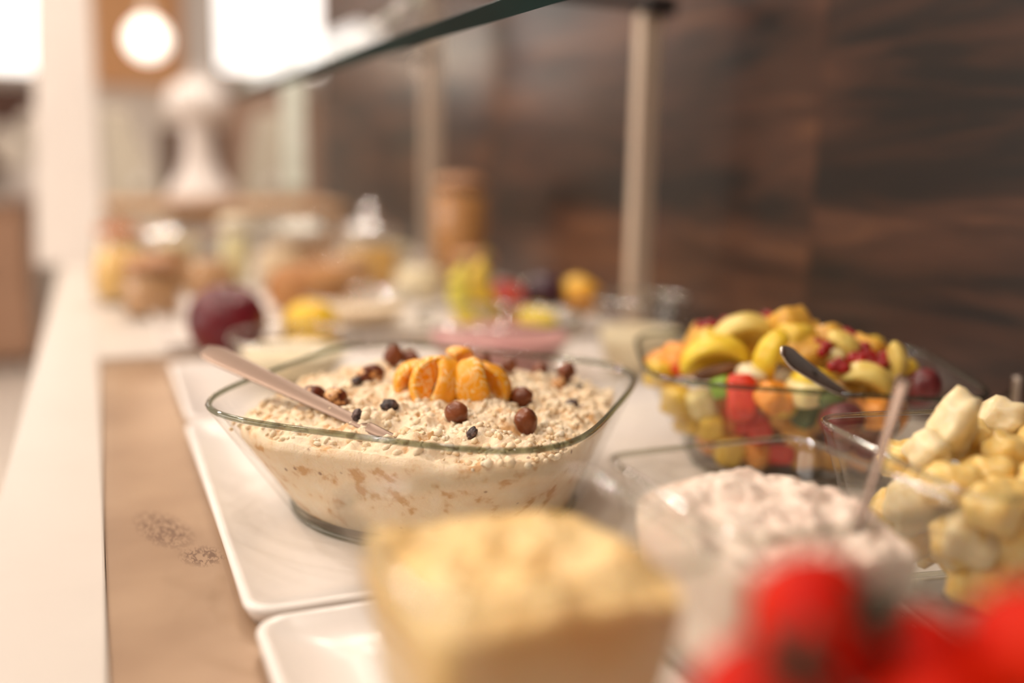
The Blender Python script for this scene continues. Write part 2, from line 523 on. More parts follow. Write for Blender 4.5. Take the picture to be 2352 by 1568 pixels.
# ------------------------------------------------------------------ muesli bowl
MC = (.2642, .8008); MEX = (.1028, -.0934); MEY = (.0911, .1087)
mb, mk = square_bowl(MC, MEX, MEY, .0995, .66, 4.27, 'large square glass bowl heaped with oat muesli', TZ, n0=2.15)
det = MEX[0]*MEY[1]-MEX[1]*MEY[0]
def m_st(x, y_):
    dx, dy = x-MC[0], y_-MC[1]
    return (dx*MEY[1]-dy*MEY[0])/det, (MEX[0]*dy-MEX[1]*dx)/det
def m_base(x, y_):
    s, t = m_st(x, y_)
    q = max(abs(s), abs(t))**2*.5 + (s*s+t*t)*.5
    return .084 + .018*(1-min(q, 1.15))
def m_bump(x, y_):
    v = Vector((x, y_, 0))
    a = noise.noise(v*36)*.0075
    b = noise.noise(v*90+Vector((5, 3, 1)))*.0050
    c = (abs(noise.noise(v*190+Vector((1, 8, 2))))-.25)*.0042
    d = (abs(noise.noise(v*420+Vector((4, 2, 7))))-.25)*.0022
    return a+b-c-d
def m_h(x, y_): return m_base(x, y_) + m_bump(x, y_)

def oats_mat():
    m, t, b = nt('oat_muesli')
    N, L = t.nodes, t.links
    tc = N.new('ShaderNodeTexCoord')
    n1 = N.new('ShaderNodeTexNoise'); n1.inputs['Scale'].default_value = 60; n1.inputs['Detail'].default_value = 5
    L.new(tc.outputs['Object'], n1.inputs['Vector'])
    cr = N.new('ShaderNodeValToRGB'); e = cr.color_ramp.elements
    e[0].position = .36; e[0].color = (.66, .38, .16, 1)
    e[1].position = .72; e[1].color = (.92, .79, .61, 1)
    k_ = e.new(.45); k_.color = (.88, .69, .47, 1)
    L.new(n1.outputs[0], cr.inputs[0])
    n2 = N.new('ShaderNodeTexVoronoi'); n2.inputs['Scale'].default_value = 48
    L.new(tc.outputs['Object'], n2.inputs['Vector'])
    th = N.new('ShaderNodeMapRange'); th.inputs[1].default_value = .10; th.inputs[2].default_value = .05
    th.inputs[3].default_value = 0; th.inputs[4].default_value = .75
    L.new(n2.outputs['Distance'], th.inputs[0])
    mx = N.new('ShaderNodeMixRGB'); mx.inputs[2].default_value = (.25, .11, .06, 1)
    L.new(th.outputs[0], mx.inputs[0]); L.new(cr.outputs[0], mx.inputs[1])
    L.new(mx.outputs[0], b.inputs['Base Color'])
    b.inputs['Roughness'].default_value = .5
    b.inputs['Subsurface Weight'].default_value = .25
    b.inputs['Subsurface Radius'].default_value = (.004, .0025, .0012)
    b.inputs['Subsurface Scale'].default_value = 1
    n3 = N.new('ShaderNodeTexNoise'); n3.inputs['Scale'].default_value = 420
    L.new(tc.outputs['Object'], n3.inputs['Vector'])
    bp = N.new('ShaderNodeBump'); bp.inputs['Strength'].default_value = .5; bp.inputs['Distance'].default_value = .0012
    L.new(n3.outputs[0], bp.inputs['Height']); L.new(bp.outputs[0], b.inputs['Normal'])
    return m
OATS = oats_mat()

def content(name, c, ex, ey, kfun, n, z0, fill, hfun, bump, m, NN=320, RR=120, origin_z=None):
    """filled mass: sides follow the glass, top surface from hfun"""
    rings = []
    for z in (.0105, .03, .05, .065, fill-.012):
        if z <= fill-.012:
            rings.append(ring((0, 0), ex, ey, kfun(z)[0], kfun(z)[1], z, NN))
    kt, nt_ = kfun(fill-.012)
    for i in range(RR):
        k_ = kt*(1-i/RR) + 1e-4
        rg = ring((0, 0), ex, ey, k_, nt_, 0, NN)
        fade = min(1, i/4)
        for p in rg:
            zz = hfun(c[0]+p.x, c[1]+p.y)
            p.z = zz + bump(c[0]+p.x, c[1]+p.y)*(.3+.7*fade)
        rings.append(rg)
    me = loft(name, rings)
    return link(name, me, m, None, loc=(c[0], c[1], z0))
mu = content('muesli', MC, MEX, MEY, mk, 4.27, TZ, .084, m_base, m_bump, OATS)
tag(mu, 'creamy oat muesli heaped in the large square glass bowl', 'muesli', kind='stuff')

# loose oat flakes over the surface, too many to count
def flakes():
    src = bmesh.new(); bmesh.ops.create_icosphere(src, subdivisions=1, radius=1)
    sv = [v.co.copy() for v in src.verts]; sf = [[v.index for v in f.verts] for f in src.faces]; src.free()
    V_, F_ = [], []
    rnd = random.Random(3)
    for i in range(1700):
        s = rnd.uniform(-1, 1); t = rnd.uniform(-1, 1)
        if abs(s)**4+abs(t)**4 > 1.35: continue
        p = quad_map(MC, MEX, MEY, s, t)
        z = m_h(p.x, p.y)
        r = rnd.uniform(.0018, .0036)
        if rnd.random() < .3: r *= 1.5
        M_ = Matrix.Rotation(rnd.uniform(0, 6.28), 3, 'Z') @ Matrix.Rotation(rnd.gauss(0, .6), 3, 'X') @ Matrix.Rotation(rnd.gauss(0, .6), 3, 'Y')
        sc = Vector((r*rnd.uniform(.9, 1.25), r*rnd.uniform(.75, 1), r*rnd.uniform(.5, .8)))
        b0 = len(V_)
        for v in sv:
            q = M_ @ Vector((v.x*sc.x, v.y*sc.y, v.z*sc.z))
            V_.append((q.x+p.x-MC[0], q.y+p.y-MC[1], q.z+z-.0003))
        F_ += [tuple(b0+k_ for k_ in f) for f in sf]
    me = bpy.data.meshes.new('oat_flakes'); me.from_pydata(V_, [], F_)
    o = link('oat_flakes', me, mat('oat_flake', (.93, .80, .61), (.84, .62, .38), scale=45, rough=.5, sss=.2, sssr=(.003, .002, .001), lo=.4, hi=.68), mu)
    o['kind'] = 'stuff'
flakes()

def msurf(x, y_, dz=0): return (x, y_, TZ + m_h(x, y_) + dz)

NUTM = mat('hazelnut_skin', (.115, .026, .008), (.27, .075, .022), scale=90, rough=.33, stretch=(1, 1, .35), bump=.25, bscale=160, lo=.3, hi=.7)
def peeled():
    m, t, b = nt('peeling_hazelnut')
    N, L = t.nodes, t.links
    tc = N.new('ShaderNodeTexCoord')
    n1 = N.new('ShaderNodeTexNoise'); n1.inputs['Scale'].default_value = 75; n1.inputs['Detail'].default_value = 3; n1.inputs['Roughness'].default_value = .7
    L.new(tc.outputs['Object'], n1.inputs['Vector'])
    cr = N.new('ShaderNodeValToRGB'); e = cr.color_ramp.elements
    e[0].position = .50; e[0].color = (.085, .018, .008, 1); e[1].position = .54; e[1].color = (.62, .30, .11, 1)
    k_ = e.new(.40); k_.color = (.16, .035, .012, 1)
    k_ = e.new(.68); k_.color = (.80, .50, .26, 1)
    L.new(n1.outputs[0], cr.inputs[0]); L.new(cr.outputs[0], b.inputs['Base Color'])
    b.inputs['Roughness'].default_value = .3
    bp = N.new('ShaderNodeBump'); bp.inputs['Strength'].default_value = .5; bp.inputs['Distance'].default_value = .001
    L.new(n1.outputs[0], bp.inputs['Height']); L.new(bp.outputs[0], b.inputs['Normal'])
    return m
PEEL = peeled()
nut_meshes = []
for q in range(4):
    me = blob_me('hazelnut', .0086, .0083, .0093, .15, 1.6, 3, q+1, cusp=.20, bumps=.05); me.materials.append(NUTM); nut_meshes.append(me)
peel_meshes = []
for q in range(3):
    me = blob_me('hazelnut', .0088, .0082, .0092, .16, 1.8, 3, q+11, cusp=.12, bumps=.06); me.materials.append(PEEL); peel_meshes.append(me)
def nut(x, y_, dz, rot, peel, q, sc=1.0, lab=None):
    me = (peel_meshes if peel else nut_meshes)[q]
    o = link('hazelnut', me, None, None, loc=msurf(x, y_, dz), rot=rot)
    o.scale = (sc, sc, sc)
    if peel:
        tag(o, 'hazelnut with peeling skin and pale patches on the muesli', 'nut', 'hazelnuts with peeling skin')
    else:
        tag(o, 'smooth brown hazelnut lying on the muesli', 'nut', 'hazelnuts on the muesli')
    if lab: o['label'] = lab
    return o
nut(.158, .803, .006, (1.2, .3, 1), True, 0, 1.05, lab='half peeled hazelnut touching the serving spoon handle')
nut(.172, .782, .006, (2.0, .8, 2), True, 1, 1.08, lab='knobbly dark hazelnut with one pale patch beside the serving spoon')
nut(.217, .837, .007, (.8, 1.2, .5), True, 2, 1.12, lab='dark peeling hazelnut resting on another peeling hazelnut')
nut(.206, .818, .003, (2.4, .2, .5), True, 0, .92, lab='pale peeling hazelnut below the dark peeling one, sunk in muesli')
nut(.246, .872, .010, (.1, .15, 0), False, 0, 1.08, lab='smooth brown hazelnut standing upright behind the tangerine segments')
nut(.262, .871, .007, (1.2, .9, 0), False, 1)
nut(.353, .852, .006, (.6, .3, 0), False, 2, .9)
nut(.326, .850, .007, (1.6, .4, 0), False, 1, .9)
nut(.374, .826, .004, (1.4, -.9, 0), False, 3, .9)
nut(.396, .816, .009, (.5, -.4, 1), False, 1, 1.05)
nut(.383, .802, .003, (1.5, .6, 2), True, 1, .85, lab='small peeling hazelnut under a smooth one by the glass rim')
nut(.318, .739, .006, (1.1, .4, .6), False, 2, 1.03, lab='round dark brown hazelnut right beside the tangerine segments')
nut(.250, .708, .006, (-1.9, .5, .2), False, 3, 1.05, lab='brown hazelnut lying directly before the upright tangerine segment')
nut(.300, .687, .005, (2.9, .15, .9), False, 0, 1.08, lab='pointed brown hazelnut lying closest to the curved front rim')

RAISM = mat('raisin_skin', (.020, .009, .011), (.20, .13, .12), scale=160, rough=.42, bump=.6, bscale=260, lo=.42, hi=.72)
rais_me = []
for q in range(3):
    me = blob_me('raisin', .0078, .0062, .0052, .30, 2.6, 3, 20+q, bumps=.16); me.materials.append(RAISM); rais_me.append(me)
for i, (x, y_, dz, q, sc) in enumerate(((.206, .742, .004, 0, 1.0), (.198, .815, .003, 1, .8), (.366, .742, .002, 2, .95), (.250, .672, .001, 1, .62),
                                       (.265, .692, .001, 0, .4), (.399, .792, .003, 1, .6), (.178, .733, .002, 2, .7))):
    o = link('raisin', rais_me[q], None, None, loc=msurf(x, y_, dz), rot=(random.uniform(-.5, .9), .3*i, 1.1*i)); o.scale = (sc,)*3
    tag(o, 'wrinkled dark raisin sunk in the muesli', 'raisin', 'raisins on the muesli')

# tangerine segments, standing like petals
def tang_mat():
    m, t, b = nt('tangerine_segment')
    N, L = t.nodes, t.links
    tc = N.new('ShaderNodeTexCoord')
    n1 = N.new('ShaderNodeTexNoise'); n1.inputs['Scale'].default_value = 105; n1.inputs['Detail'].default_value = 4; n1.inputs['Distortion'].default_value = 1.5
    L.new(tc.outputs['Object'], n1.inputs['Vector'])
    n2 = N.new('ShaderNodeTexNoise'); n2.inputs['Scale'].default_value = 35
    L.new(tc.outputs['Object'], n2.inputs['Vector'])
    ad = N.new('ShaderNodeMath'); ad.operation = 'SUBTRACT'; ad.inputs[1].default_value = .5
    L.new(n1.outputs[0], ad.inputs[0])
    ab = N.new('ShaderNodeMath'); ab.operation = 'ABSOLUTE'; L.new(ad.outputs[0], ab.inputs[0])
    mr = N.new('ShaderNodeMapRange'); mr.inputs[1].default_value = .055; mr.inputs[2].default_value = .012
    L.new(ab.outputs[0], mr.inputs[0])
    m2 = N.new('ShaderNodeMapRange'); m2.inputs[1].default_value = .40; m2.inputs[2].default_value = .54
    L.new(n2.outputs[0], m2.inputs[0])
    mu_ = N.new('ShaderNodeMath'); mu_.operation = 'MULTIPLY'; L.new(mr.outputs[0], mu_.inputs[0]); L.new(m2.outputs[0], mu_.inputs[1])
    mx = N.new('ShaderNodeMixRGB'); mx.inputs[1].default_value = (.94, .40, .012, 1); mx.inputs[2].default_value = (.97, .76, .42, 1)
    L.new(mu_.outputs[0], mx.inputs[0]); L.new(mx.outputs[0], b.inputs['Base Color'])
    b.inputs['Roughness'].default_value = .38
    b.inputs['Subsurface Weight'].default_value = .45
    b.inputs['Subsurface Radius'].default_value = (.010, .004, .001)
    b.inputs['Subsurface Scale'].default_value = 1
    bp = N.new('ShaderNodeBump'); bp.inputs['Strength'].default_value = .5; bp.inputs['Distance'].default_value = .0008
    L.new(n1.outputs[0], bp.inputs['Height']); L.new(bp.outputs[0], b.inputs['Normal'])
    return m
TANG = tang_mat()
def segment_me(R0, th, seed):
    """x: chord, z: convex side, y: thickness"""
    V_, F_ = [], []
    NU, NV = 33, 22
    for i in range(NU):
        u = -1 + 2*i/(NU-1)
        a = u*R_(82)
        env = max(0, 1-abs(u)**2.6)**.5
        ri, ro = R0*.22, R0
        mid = (ri+ro)/2; hf = (ro-ri)/2*(.25+.75*env)
        mid = mid + (1-env)*R0*.12
        ro_, ri_ = mid+hf, mid-hf
        wmax = th*.5*env**.75
        for j in range(NV):
            q = j
            if j < 10:                                   # rounded back
                ph = -1 + 2*j/9
                rad = ro_ - hf*.55*abs(ph)**2.6
                lat = wmax*math.copysign(abs(ph)**.85, ph)
            else:                                        # two flat sides meeting at the thin inner edge
                sgn = 1 if j < 16 else -1
                k_ = (j-9)/6.5 if j < 16 else (22-j)/6.5
                rad = ro_ - hf*.55 - (hf*1.45)*min(1, k_)
                lat = sgn*wmax*(1-.86*min(1, k_)**.9)
            nn = 1+.05*noise.noise(Vector((u*3+seed, lat*200, seed)))
            V_.append((rad*math.sin(a)*nn, lat*nn, (rad*math.cos(a)-R0*.45)*nn))
    for i in range(NU-1):
        for j in range(NV):
            F_.append((i*NV+j, i*NV+(j+1) % NV, (i+1)*NV+(j+1) % NV, (i+1)*NV+j))
    F_.append(tuple(range(NV))); F_.append(tuple((NU-1)*NV+j for j in range(NV)))
    me = mesh('tangerine_segment', V_, F_); me.materials.append(TANG)
    return me
seg_me = [segment_me(.0215, .024, q*2.3) for q in range(3)]
TC = Vector((.268, .772, 0))
HR = Vector((RGT.x, RGT.y, 0)); HV = Vector((-FWD.x, -FWD.y, 0)).normalized()
TLAB = ['tangerine segment on the side of the cluster facing the serving spoon', 'largest tangerine segment showing its flat side with white pith', 'tangerine segment standing upright against the green grape',
        'tangerine segment with netted white pith beside the green grape', 'tangerine segment on the side of the cluster facing the fruit salad', 'tangerine segment peeking over the top of the cluster',
        'tangerine segment behind the cluster near the two upright hazelnuts', 'tangerine segment behind the cluster near the berry yogurt']
# (azimuth measured from image-right towards the viewer, radius, tilt, mesh, scale, z)
for i, (az, rad, tilt, q, sc, dz, spin) in enumerate((
        (178, .036, 62, 0, 1.0, .0110, .15), (142, .022, 52, 1, 1.30, .0130, -.75), (104, .017, 62, 2, 1.22, .0120, .95),
        (46, .027, 70, 0, 1.22, .0120, -.95), (12, .037, 62, 1, 1.15, .0105, .25), (-80, .030, 60, 2, 1.05, .017, 0), (-140, .032, 60, 0, .95, .010, .2), (-30, .034, 55, 1, 1.0, .009, -.2))):
    az = R_(az)
    od = HR*math.cos(az) + HV*math.sin(az)
    up = Vector((0, 0, 1))
    tt = R_(tilt)
    chord = (up*math.sin(tt) - od*math.cos(tt)).normalized()
    conv = (od*math.sin(tt) + up*math.cos(tt)).normalized()
    lat = conv.cross(chord)
    M_ = Matrix((chord, lat, conv)).transposed() @ Matrix.Rotation(spin, 3, 'X')
    p = TC + od*rad
    o = link('tangerine_segment', seg_me[q], None, None)
    o.matrix_world = Matrix.Translation(Vector((p.x, p.y, TZ + m_base(p.x, p.y) + dz))) @ M_.to_4x4() @ Matrix.Scale(sc, 4)
    tag(o, TLAB[i], 'fruit', 'tangerine segments')
gg = link('green_grape', blob_me('green_grape', .012, .010, .017, .03, 1, 3, 4), mat('green_grape_skin', (.42, .36, .035), (.30, .33, .04), scale=60, rough=.3, sss=.4, sssr=(.008, .006, .002)), None,
          loc=(TC.x+.004, TC.y-.020, TZ+m_base(TC.x, TC.y)+.010), rot=(.2, .1, 0))
tag(gg, 'yellow-green grape tucked between the tangerine segments', 'fruit')

# muesli spoon: flat wide steel handle resting over the rim
def spoon(name, path, widths, thick, label, m, bowl_end, roll=0.0, dip=0.0):
    """handle as a flat bar swept along path + an oval bowl at path[0] end"""
    t = empty(name, path[0])
    base = Vector(path[0])
    P = [Vector(p)-base for p in path]
    V_, F_ = [], []
    NV = 12
    for i, p in enumerate(P):
        a = P[max(i-1, 0)]; c = P[min(i+1, len(P)-1)]
        tg = (c-a).normalized()
        side = tg.cross(Vector((0, 0, 1))).normalized(); nr = side.cross(tg)
        side, nr = side*math.cos(roll)+nr*math.sin(roll), nr*math.cos(roll)-side*math.sin(roll)
        for j in range(NV):
            q = 2*math.pi*j/NV
            ca, sa = math.cos(q), math.sin(q)
            V_.append(p + side*(math.copysign(abs(ca)**.6, ca)*widths[i]) + nr*(math.copysign(abs(sa)**.6, sa)*thick + .0009*abs(ca)*0))
    for i in range(len(P)-1):
        for j in range(NV):
            F_.append((i*NV+j, i*NV+(j+1) % NV, (i+1)*NV+(j+1) % NV, (i+1)*NV+j))
    F_.append(tuple(range(NV))); F_.append(tuple((len(P)-1)*NV+j for j in range(NV)))
    link('handle', mesh('handle', V_, F_), m, t)
    # spoon bowl
    d = ((P[0]-P[1]).normalized() - Vector((0, 0, dip))).normalized(); side = d.cross(Vector((0, 0, 1))).normalized(); nr = side.cross(d)
    l, w, dp = bowl_end
    V_, F_ = [], []
    NR, NA = 8, 28
    for layer in (0, 1):
        for i in range(NR+1):
            rr = i/NR
            for k_ in range(NA):
                q = 2*math.pi*k_/NA
                V_.append(d*(l*.46+math.cos(q)*rr*l/2) + side*(math.sin(q)*rr*w/2*(1-.15*math.cos(q))) - nr*(dp*(1-rr*rr)+layer*.0012))
    off = (NR+1)*NA
    for layer in (0, 1):
        for i in range(NR):
            for k_ in range(NA):
                f = (layer*off+i*NA+k_, layer*off+i*NA+(k_+1) % NA, layer*off+(i+1)*NA+(k_+1) % NA, layer*off+(i+1)*NA+k_)
                F_.append(f if layer == 0 else f[::-1])
    for k_ in range(NA):
        F_.append((NR*NA+k_, NR*NA+(k_+1) % NA, off+NR*NA+(k_+1) % NA, off+NR*NA+k_))
    link('spoon_bowl', mesh('spoon_bowl', V_, F_), m, t)
    tag(t, label, 'spoon')
    return t
def lerp_path(a, b_, n, sag=0):
    a, b_ = Vector(a), Vector(b_)
    return [a.lerp(b_, i/(n-1)) - Vector((0, 0, sag*math.sin(math.pi*i/(n-1)))) for i in range(n)]
pth = lerp_path((.201, .687, TZ+.086), (.081, .905, .122), 30)
wd_ = [.0045 + .0080*(i/29)**1.2 for i in range(30)]
wd_[-1] = .006; wd_[-2] = .0100; wd_[-3] = .0118
spoon('serving_spoon', pth, wd_, .0016, 'steel serving spoon with wide flat handle stuck in the muesli', mat('worn_steel', (.27, .195, .155), rough=.38, metal=1), (.026, .030, .005), .35, .25)

# ------------------------------------------------------------------ fruit salad bowl
FC = (.634, .789); FEX = (.1122, -.0750); FEY = (.0526, .1040)
fb, fk = square_bowl(FC, FEX, FEY, .101, .62, 4.96, 'square glass bowl of colourful fruit salad beside the wooden wall', TZ)
def fruit(name, me, loc, rot, sc, label, group, cat='fruit'):
    o = link(name, me, None, None, loc=loc, rot=rot)
    o.scale = sc if isinstance(sc, tuple) else (sc, sc, sc)
    return tag(o, label, cat, group)
def chunk_me(name, m, seed, power=5, amp=.1):
    me = blob_me(name, 1, 1, 1, amp, 1.5, 3, seed, power=power, bumps=.03); me.materials.append(m); return me
def fm(name, c1, c2, rough=.3, sc=2.5, sss=.3):
    return mat(name, c1, c2, scale=sc, rough=rough, sss=sss, sssr=(.005, .0025, .0012))
F_YEL = fm('golden_fruit', (.86, .62, .08), (.78, .50, .05))
F_AMB = fm('amber_fruit', (.72, .36, .04), (.80, .48, .08))
F_ORG = fm('orange_fruit', (.86, .30, .03), (.9, .40, .06))
F_RED = fm('red_papaya', (.68, .028, .008), (.76, .07, .02))
F_PALE = fm('pale_apple', (.86, .72, .30), (.9, .80, .45))
F_CREAM = fm('cream_melon', (.88, .76, .50), (.92, .83, .60))
F_GRN = fm('green_kiwi', (.22, .42, .04), (.34, .52, .07))
F_DGRN = fm('dark_kiwi', (.06, .10, .015), (.14, .2, .03))
CH = {n: [chunk_me(n, m_, i*3+q) for q in range(2)] for i, (n, m_) in enumerate((
    ('golden_chunk', F_YEL), ('amber_chunk', F_AMB), ('orange_chunk', F_ORG), ('papaya_chunk', F_RED), ('apple_chunk', F_PALE), ('melon_chunk', F_CREAM), ('kiwi_chunk', F_GRN), ('dark_kiwi_chunk', F_DGRN)))}
LAB = {'golden_chunk': 'golden yellow fruit chunk in the fruit salad', 'amber_chunk': 'amber fruit chunk in the fruit salad', 'orange_chunk': 'bright orange melon chunk in the fruit salad',
       'papaya_chunk': 'red papaya chunk in the fruit salad', 'apple_chunk': 'pale yellow apple chunk in the fruit salad', 'melon_chunk': 'cream melon chunk in the fruit salad',
       'kiwi_chunk': 'bright green kiwi chunk in the fruit salad', 'dark_kiwi_chunk': 'dark green kiwi chunk in the fruit salad'}
def fch(kind, x, y_, z, sx, sy=None, sz=None, rot=None):
    q = random.randint(0, 1)
    return fruit(kind, CH[kind][q], (x, y_, z), rot or (random.uniform(-.5, .5), random.uniform(-.5, .5), random.uniform(0, 3)),
                 (sx, sy or sx, sz or sx), LAB[kind], kind.replace('_', ' ') + 's in the fruit salad')
# crescents (melon/kiwi wedges) reuse the segment sweep
def crescent_me(m, seed):
    me = segment_me(.034, .030, seed); me.materials.clear(); me.materials.append(m); me.name = 'fruit_wedge'; return me
CR_Y = crescent_me(mat('wedge_yellow', (.88, .66, .05), (.80, .54, .04), scale=40, rough=.3, sss=.3), 1.3)
CR_P = crescent_me(mat('wedge_pale', (.84, .68, .22), (.72, .50, .10), scale=40, rough=.3, sss=.3), 4.1)
def wedge(me, x, y_, z, chord, conv, sc, label, group):
    chord = Vector(chord).normalized(); conv = Vector(conv); conv = (conv - chord*conv.dot(chord)).normalized(); lat = conv.cross(chord)
    o = link('fruit_wedge', me, None, None)
    o.matrix_world = Matrix.Translation((x, y_, z)) @ Matrix((chord, lat, conv)).transposed().to_4x4() @ Matrix.Scale(sc, 4)
    return tag(o, label, 'fruit', group)
hr, hv = HR, HV
def dirv(r, v, z): return hr*r + hv*v + Vector((0, 0, z))
YG, PG = 'yellow melon wedges in the fruit salad', 'pale wedges in the fruit salad'
wedge(CR_Y, .534, .782, .112, dirv(1, .2, .25), dirv(-.2, .25, 1), 1.12, 'curved bright yellow wedge with dark core in the fruit salad', YG)
wedge(CR_P, .577, .795, .128, dirv(1, .1, .22), dirv(-.1, .2, 1), 1.15, 'long pale yellow wedge under the pomegranate seeds', PG)
wedge(CR_Y, .568, .739, .119, dirv(.25, .2, 1), dirv(-.6, .7, .2), .85, 'upright yellow wedge beside the spoon end in the fruit salad', YG)
wedge(CR_P, .664, .690, .113, dirv(.3, .2, 1), dirv(.8, .5, .2), .78, 'pale wedge standing upright near the grape in the fruit salad', PG)
wedge(CR_P, .634, .684, .104, dirv(.9, .3, -.3), dirv(.2, .6, .8), .85, 'pale wedge lying under the pomegranate cluster', PG)
wedge(CR_P, .632, .715, .125, dirv(-.5, .2, .8), dirv(.4, .6, .5), .75, 'pale wedge leaning between pomegranate seeds', PG)
wedge(CR_Y, .592, .705, .100, dirv(1, .1, -.2), dirv(0, .6, .8), .75, 'yellow wedge lying below the spoon handle', YG)
DK = link('fruit_core', blob_me('fruit_core', .024, .008, .007, .15, 2, 3, 3), mat('dark_core', (.10, .035, .01), (.2, .08, .02), scale=80, rough=.5), None,
          loc=(.529, .765, .102), rot=(0, -.25, -.4))
tag(DK, 'dark brown fruit core under the bright yellow wedge', 'fruit')
for a in (('amber_chunk', .612, .768, .135, .018, .018, .022), ('amber_chunk', .628, .762, .126, .017), ('golden_chunk', .604, .752, .126, .015, .015, .02), ('amber_chunk', .607, .735, .118, .016),
          ('orange_chunk', .519, .850, .090, .014), ('orange_chunk', .530, .832, .100, .016), ('papaya_chunk', .543, .818, .113, .008), ('golden_chunk', .512, .838, .084, .014),
          ('papaya_chunk', .537, .738, .083, .013, .013, .021), ('papaya_chunk', .524, .822, .094, .008), ('kiwi_chunk', .530, .758, .088, .010), ('melon_chunk', .551, .745, .098, .012),
          ('orange_chunk', .566, .720, .086, .015, .012, .010), ('orange_chunk', .553, .716, .086, .012), ('apple_chunk', .583, .706, .092, .016, .014, .012), ('dark_kiwi_chunk', .600, .689, .088, .011),
          ('orange_chunk', .632, .668, .078, .013), ('apple_chunk', .629, .722, .118, .013), ('amber_chunk', .664, .722, .118, .017), ('amber_chunk', .640, .75, .121, .02), ('golden_chunk', .69, .705, .1, .015),
          ('amber_chunk', .60, .80, .122, .018), ('amber_chunk', .57, .85, .11, .018), ('amber_chunk', .64, .80, .118, .02), ('golden_chunk', .69, .75, .105, .02), ('golden_chunk', .555, .815, .112, .017),
          # against the front glass
          ('golden_chunk', .514, .808, .064, .014), ('golden_chunk', .532, .808, .044, .015), ('apple_chunk', .527, .788, .066, .013), ('orange_chunk', .553, .800, .026, .015), ('orange_chunk', .557, .787, .048, .014),
          ('papaya_chunk', .570, .779, .050, .015, .015, .018), ('papaya_chunk', .583, .790, .027, .015, .013, .012), ('papaya_chunk', .558, .772, .062, .012), ('orange_chunk', .60, .785, .018, .013),
          ('amber_chunk', .597, .755, .056, .015), ('amber_chunk', .612, .768, .027, .016), ('golden_chunk', .588, .742, .072, .013), ('amber_chunk', .621, .737, .060, .015), ('dark_kiwi_chunk', .606, .727, .07, .01, .01, .02),
          ('golden_chunk', .552, .772, .022, .014), ('orange_chunk', .572, .757, .021, .014, .012, .011), ('papaya_chunk', .592, .744, .022, .014, .012, .010), ('amber_chunk', .612, .732, .022, .014),
          ('amber_chunk', .634, .717, .024, .013), ('orange_chunk', .652, .704, .026, .012), ('papaya_chunk', .575, .760, .043, .012), ('amber_chunk', .602, .738, .045, .014), ('golden_chunk', .535, .780, .045, .012),
          ('orange_chunk', .657, .706, .066, .012), ('orange_chunk', .676, .694, .064, .012), ('orange_chunk', .67, .72, .035, .015), ('amber_chunk', .69, .735, .03, .017), ('golden_chunk', .64, .765, .02, .015)):
    fch(*a)
# core filling
rnd = random.Random(5)
kinds = ['amber_chunk', 'orange_chunk', 'golden_chunk', 'melon_chunk', 'amber_chunk']
for i in range(34):
    z = rnd.uniform(.022, .095)
    kz = .62 + .38*z/.105 - .24
    s, t = rnd.uniform(-kz, kz), rnd.uniform(-kz*.6, kz)
    p = quad_map(FC, FEX, FEY, s, t)
    fch(kinds[i % 5], p.x, p.y, z, rnd.uniform(.014, .018))
GR = mat('dark_red_grape', (.10, .012, .016), (.26, .05, .05), scale=40, rough=.28, sss=.3, sssr=(.006, .002, .002))
gme = blob_me('red_grape', .0145, .0145, .018, .04, 1.2, 3, 9); gme.materials.append(GR)
for (x, y_, z, rx, sc) in ((.601, .676, .072, 1.2, 1.15), (.682, .668, .097, .4, 1.1), (.630, .708, .044, .2, 1.0), (.650, .694, .042, .1, 1.0), (.64, .69, .06, 1.4, .9)):
    fruit('red_grape', gme, (x, y_, z), (rx, .2, .4), sc, 'dark red grape in the fruit salad', 'red grapes in the fruit salad')
POM = mat('pomegranate_seed', (.24, .002, .005), (.42, .012, .012), scale=90, rough=.2)
pme = []
for q in range(2):
    me = blob_me('pomegranate_seed', .0040, .0036, .0052, .12, 1.5, 2, 30+q, power=2.6); me.materials.append(POM); pme.append(me)
PS = [(.564, .851, .127), (.571, .846, .131), (.578, .841, .129), (.585, .836, .135), (.592, .831, .132), (.597, .827, .137), (.603, .823, .135), (.609, .818, .139), (.614, .814, .136),
      (.617, .811, .142), (.609, .793, .138), (.576, .844, .124), (.591, .81, .133), (.615, .731, .13), (.616, .723, .127), (.623, .725, .129), (.61, .72, .124), (.655, .74, .135),
      (.654, .735, .134), (.646, .717, .128), (.643, .708, .124), (.653, .713, .127), (.646, .702, .121), (.648, .696, .118), (.658, .697, .119), (.671, .703, .121), (.684, .713, .123),
      (.676, .701, .119), (.658, .692, .116), (.639, .69, .114), (.634, .696, .117), (.633, .705, .121), (.615, .703, .117), (.615, .697, .114), (.61, .701, .115),
      (.567, .84, .128), (.588, .828, .128), (.600, .818, .130), (.612, .806, .134), (.640, .700, .120), (.652, .703, .122), (.664, .699, .119), (.650, .690, .114)]
for i, p in enumerate(PS):
    d = (Vector((0, 0, .30))-Vector(p)).normalized()*.004
    fruit('pomegranate_seed', pme[i % 2], (p[0]+d.x, p[1]+d.y, p[2]+d.z), (i*1.3, i*.7, i*2.1), rnd.uniform(1.15, 1.5),
          'glossy red pomegranate seed scattered on the fruit salad', 'pomegranate seeds on the fruit salad')
# fruit spoon
pth = lerp_path((.636, .676, .082), (.503, .642, .1475), 26, .004)
wf = [.0040 + .0060*max(0, (i-6)/19)**.8 for i in range(26)]
wf[-1] = .0035; wf[-2] = .0070; wf[-3] = .0088; wf[-4] = .0096
fs_ = spoon('dessert_spoon', pth, wf, .0011, 'shiny steel spoon leaning out of the fruit salad', STEEL, (.045, .033, .007), 1.2, .5)
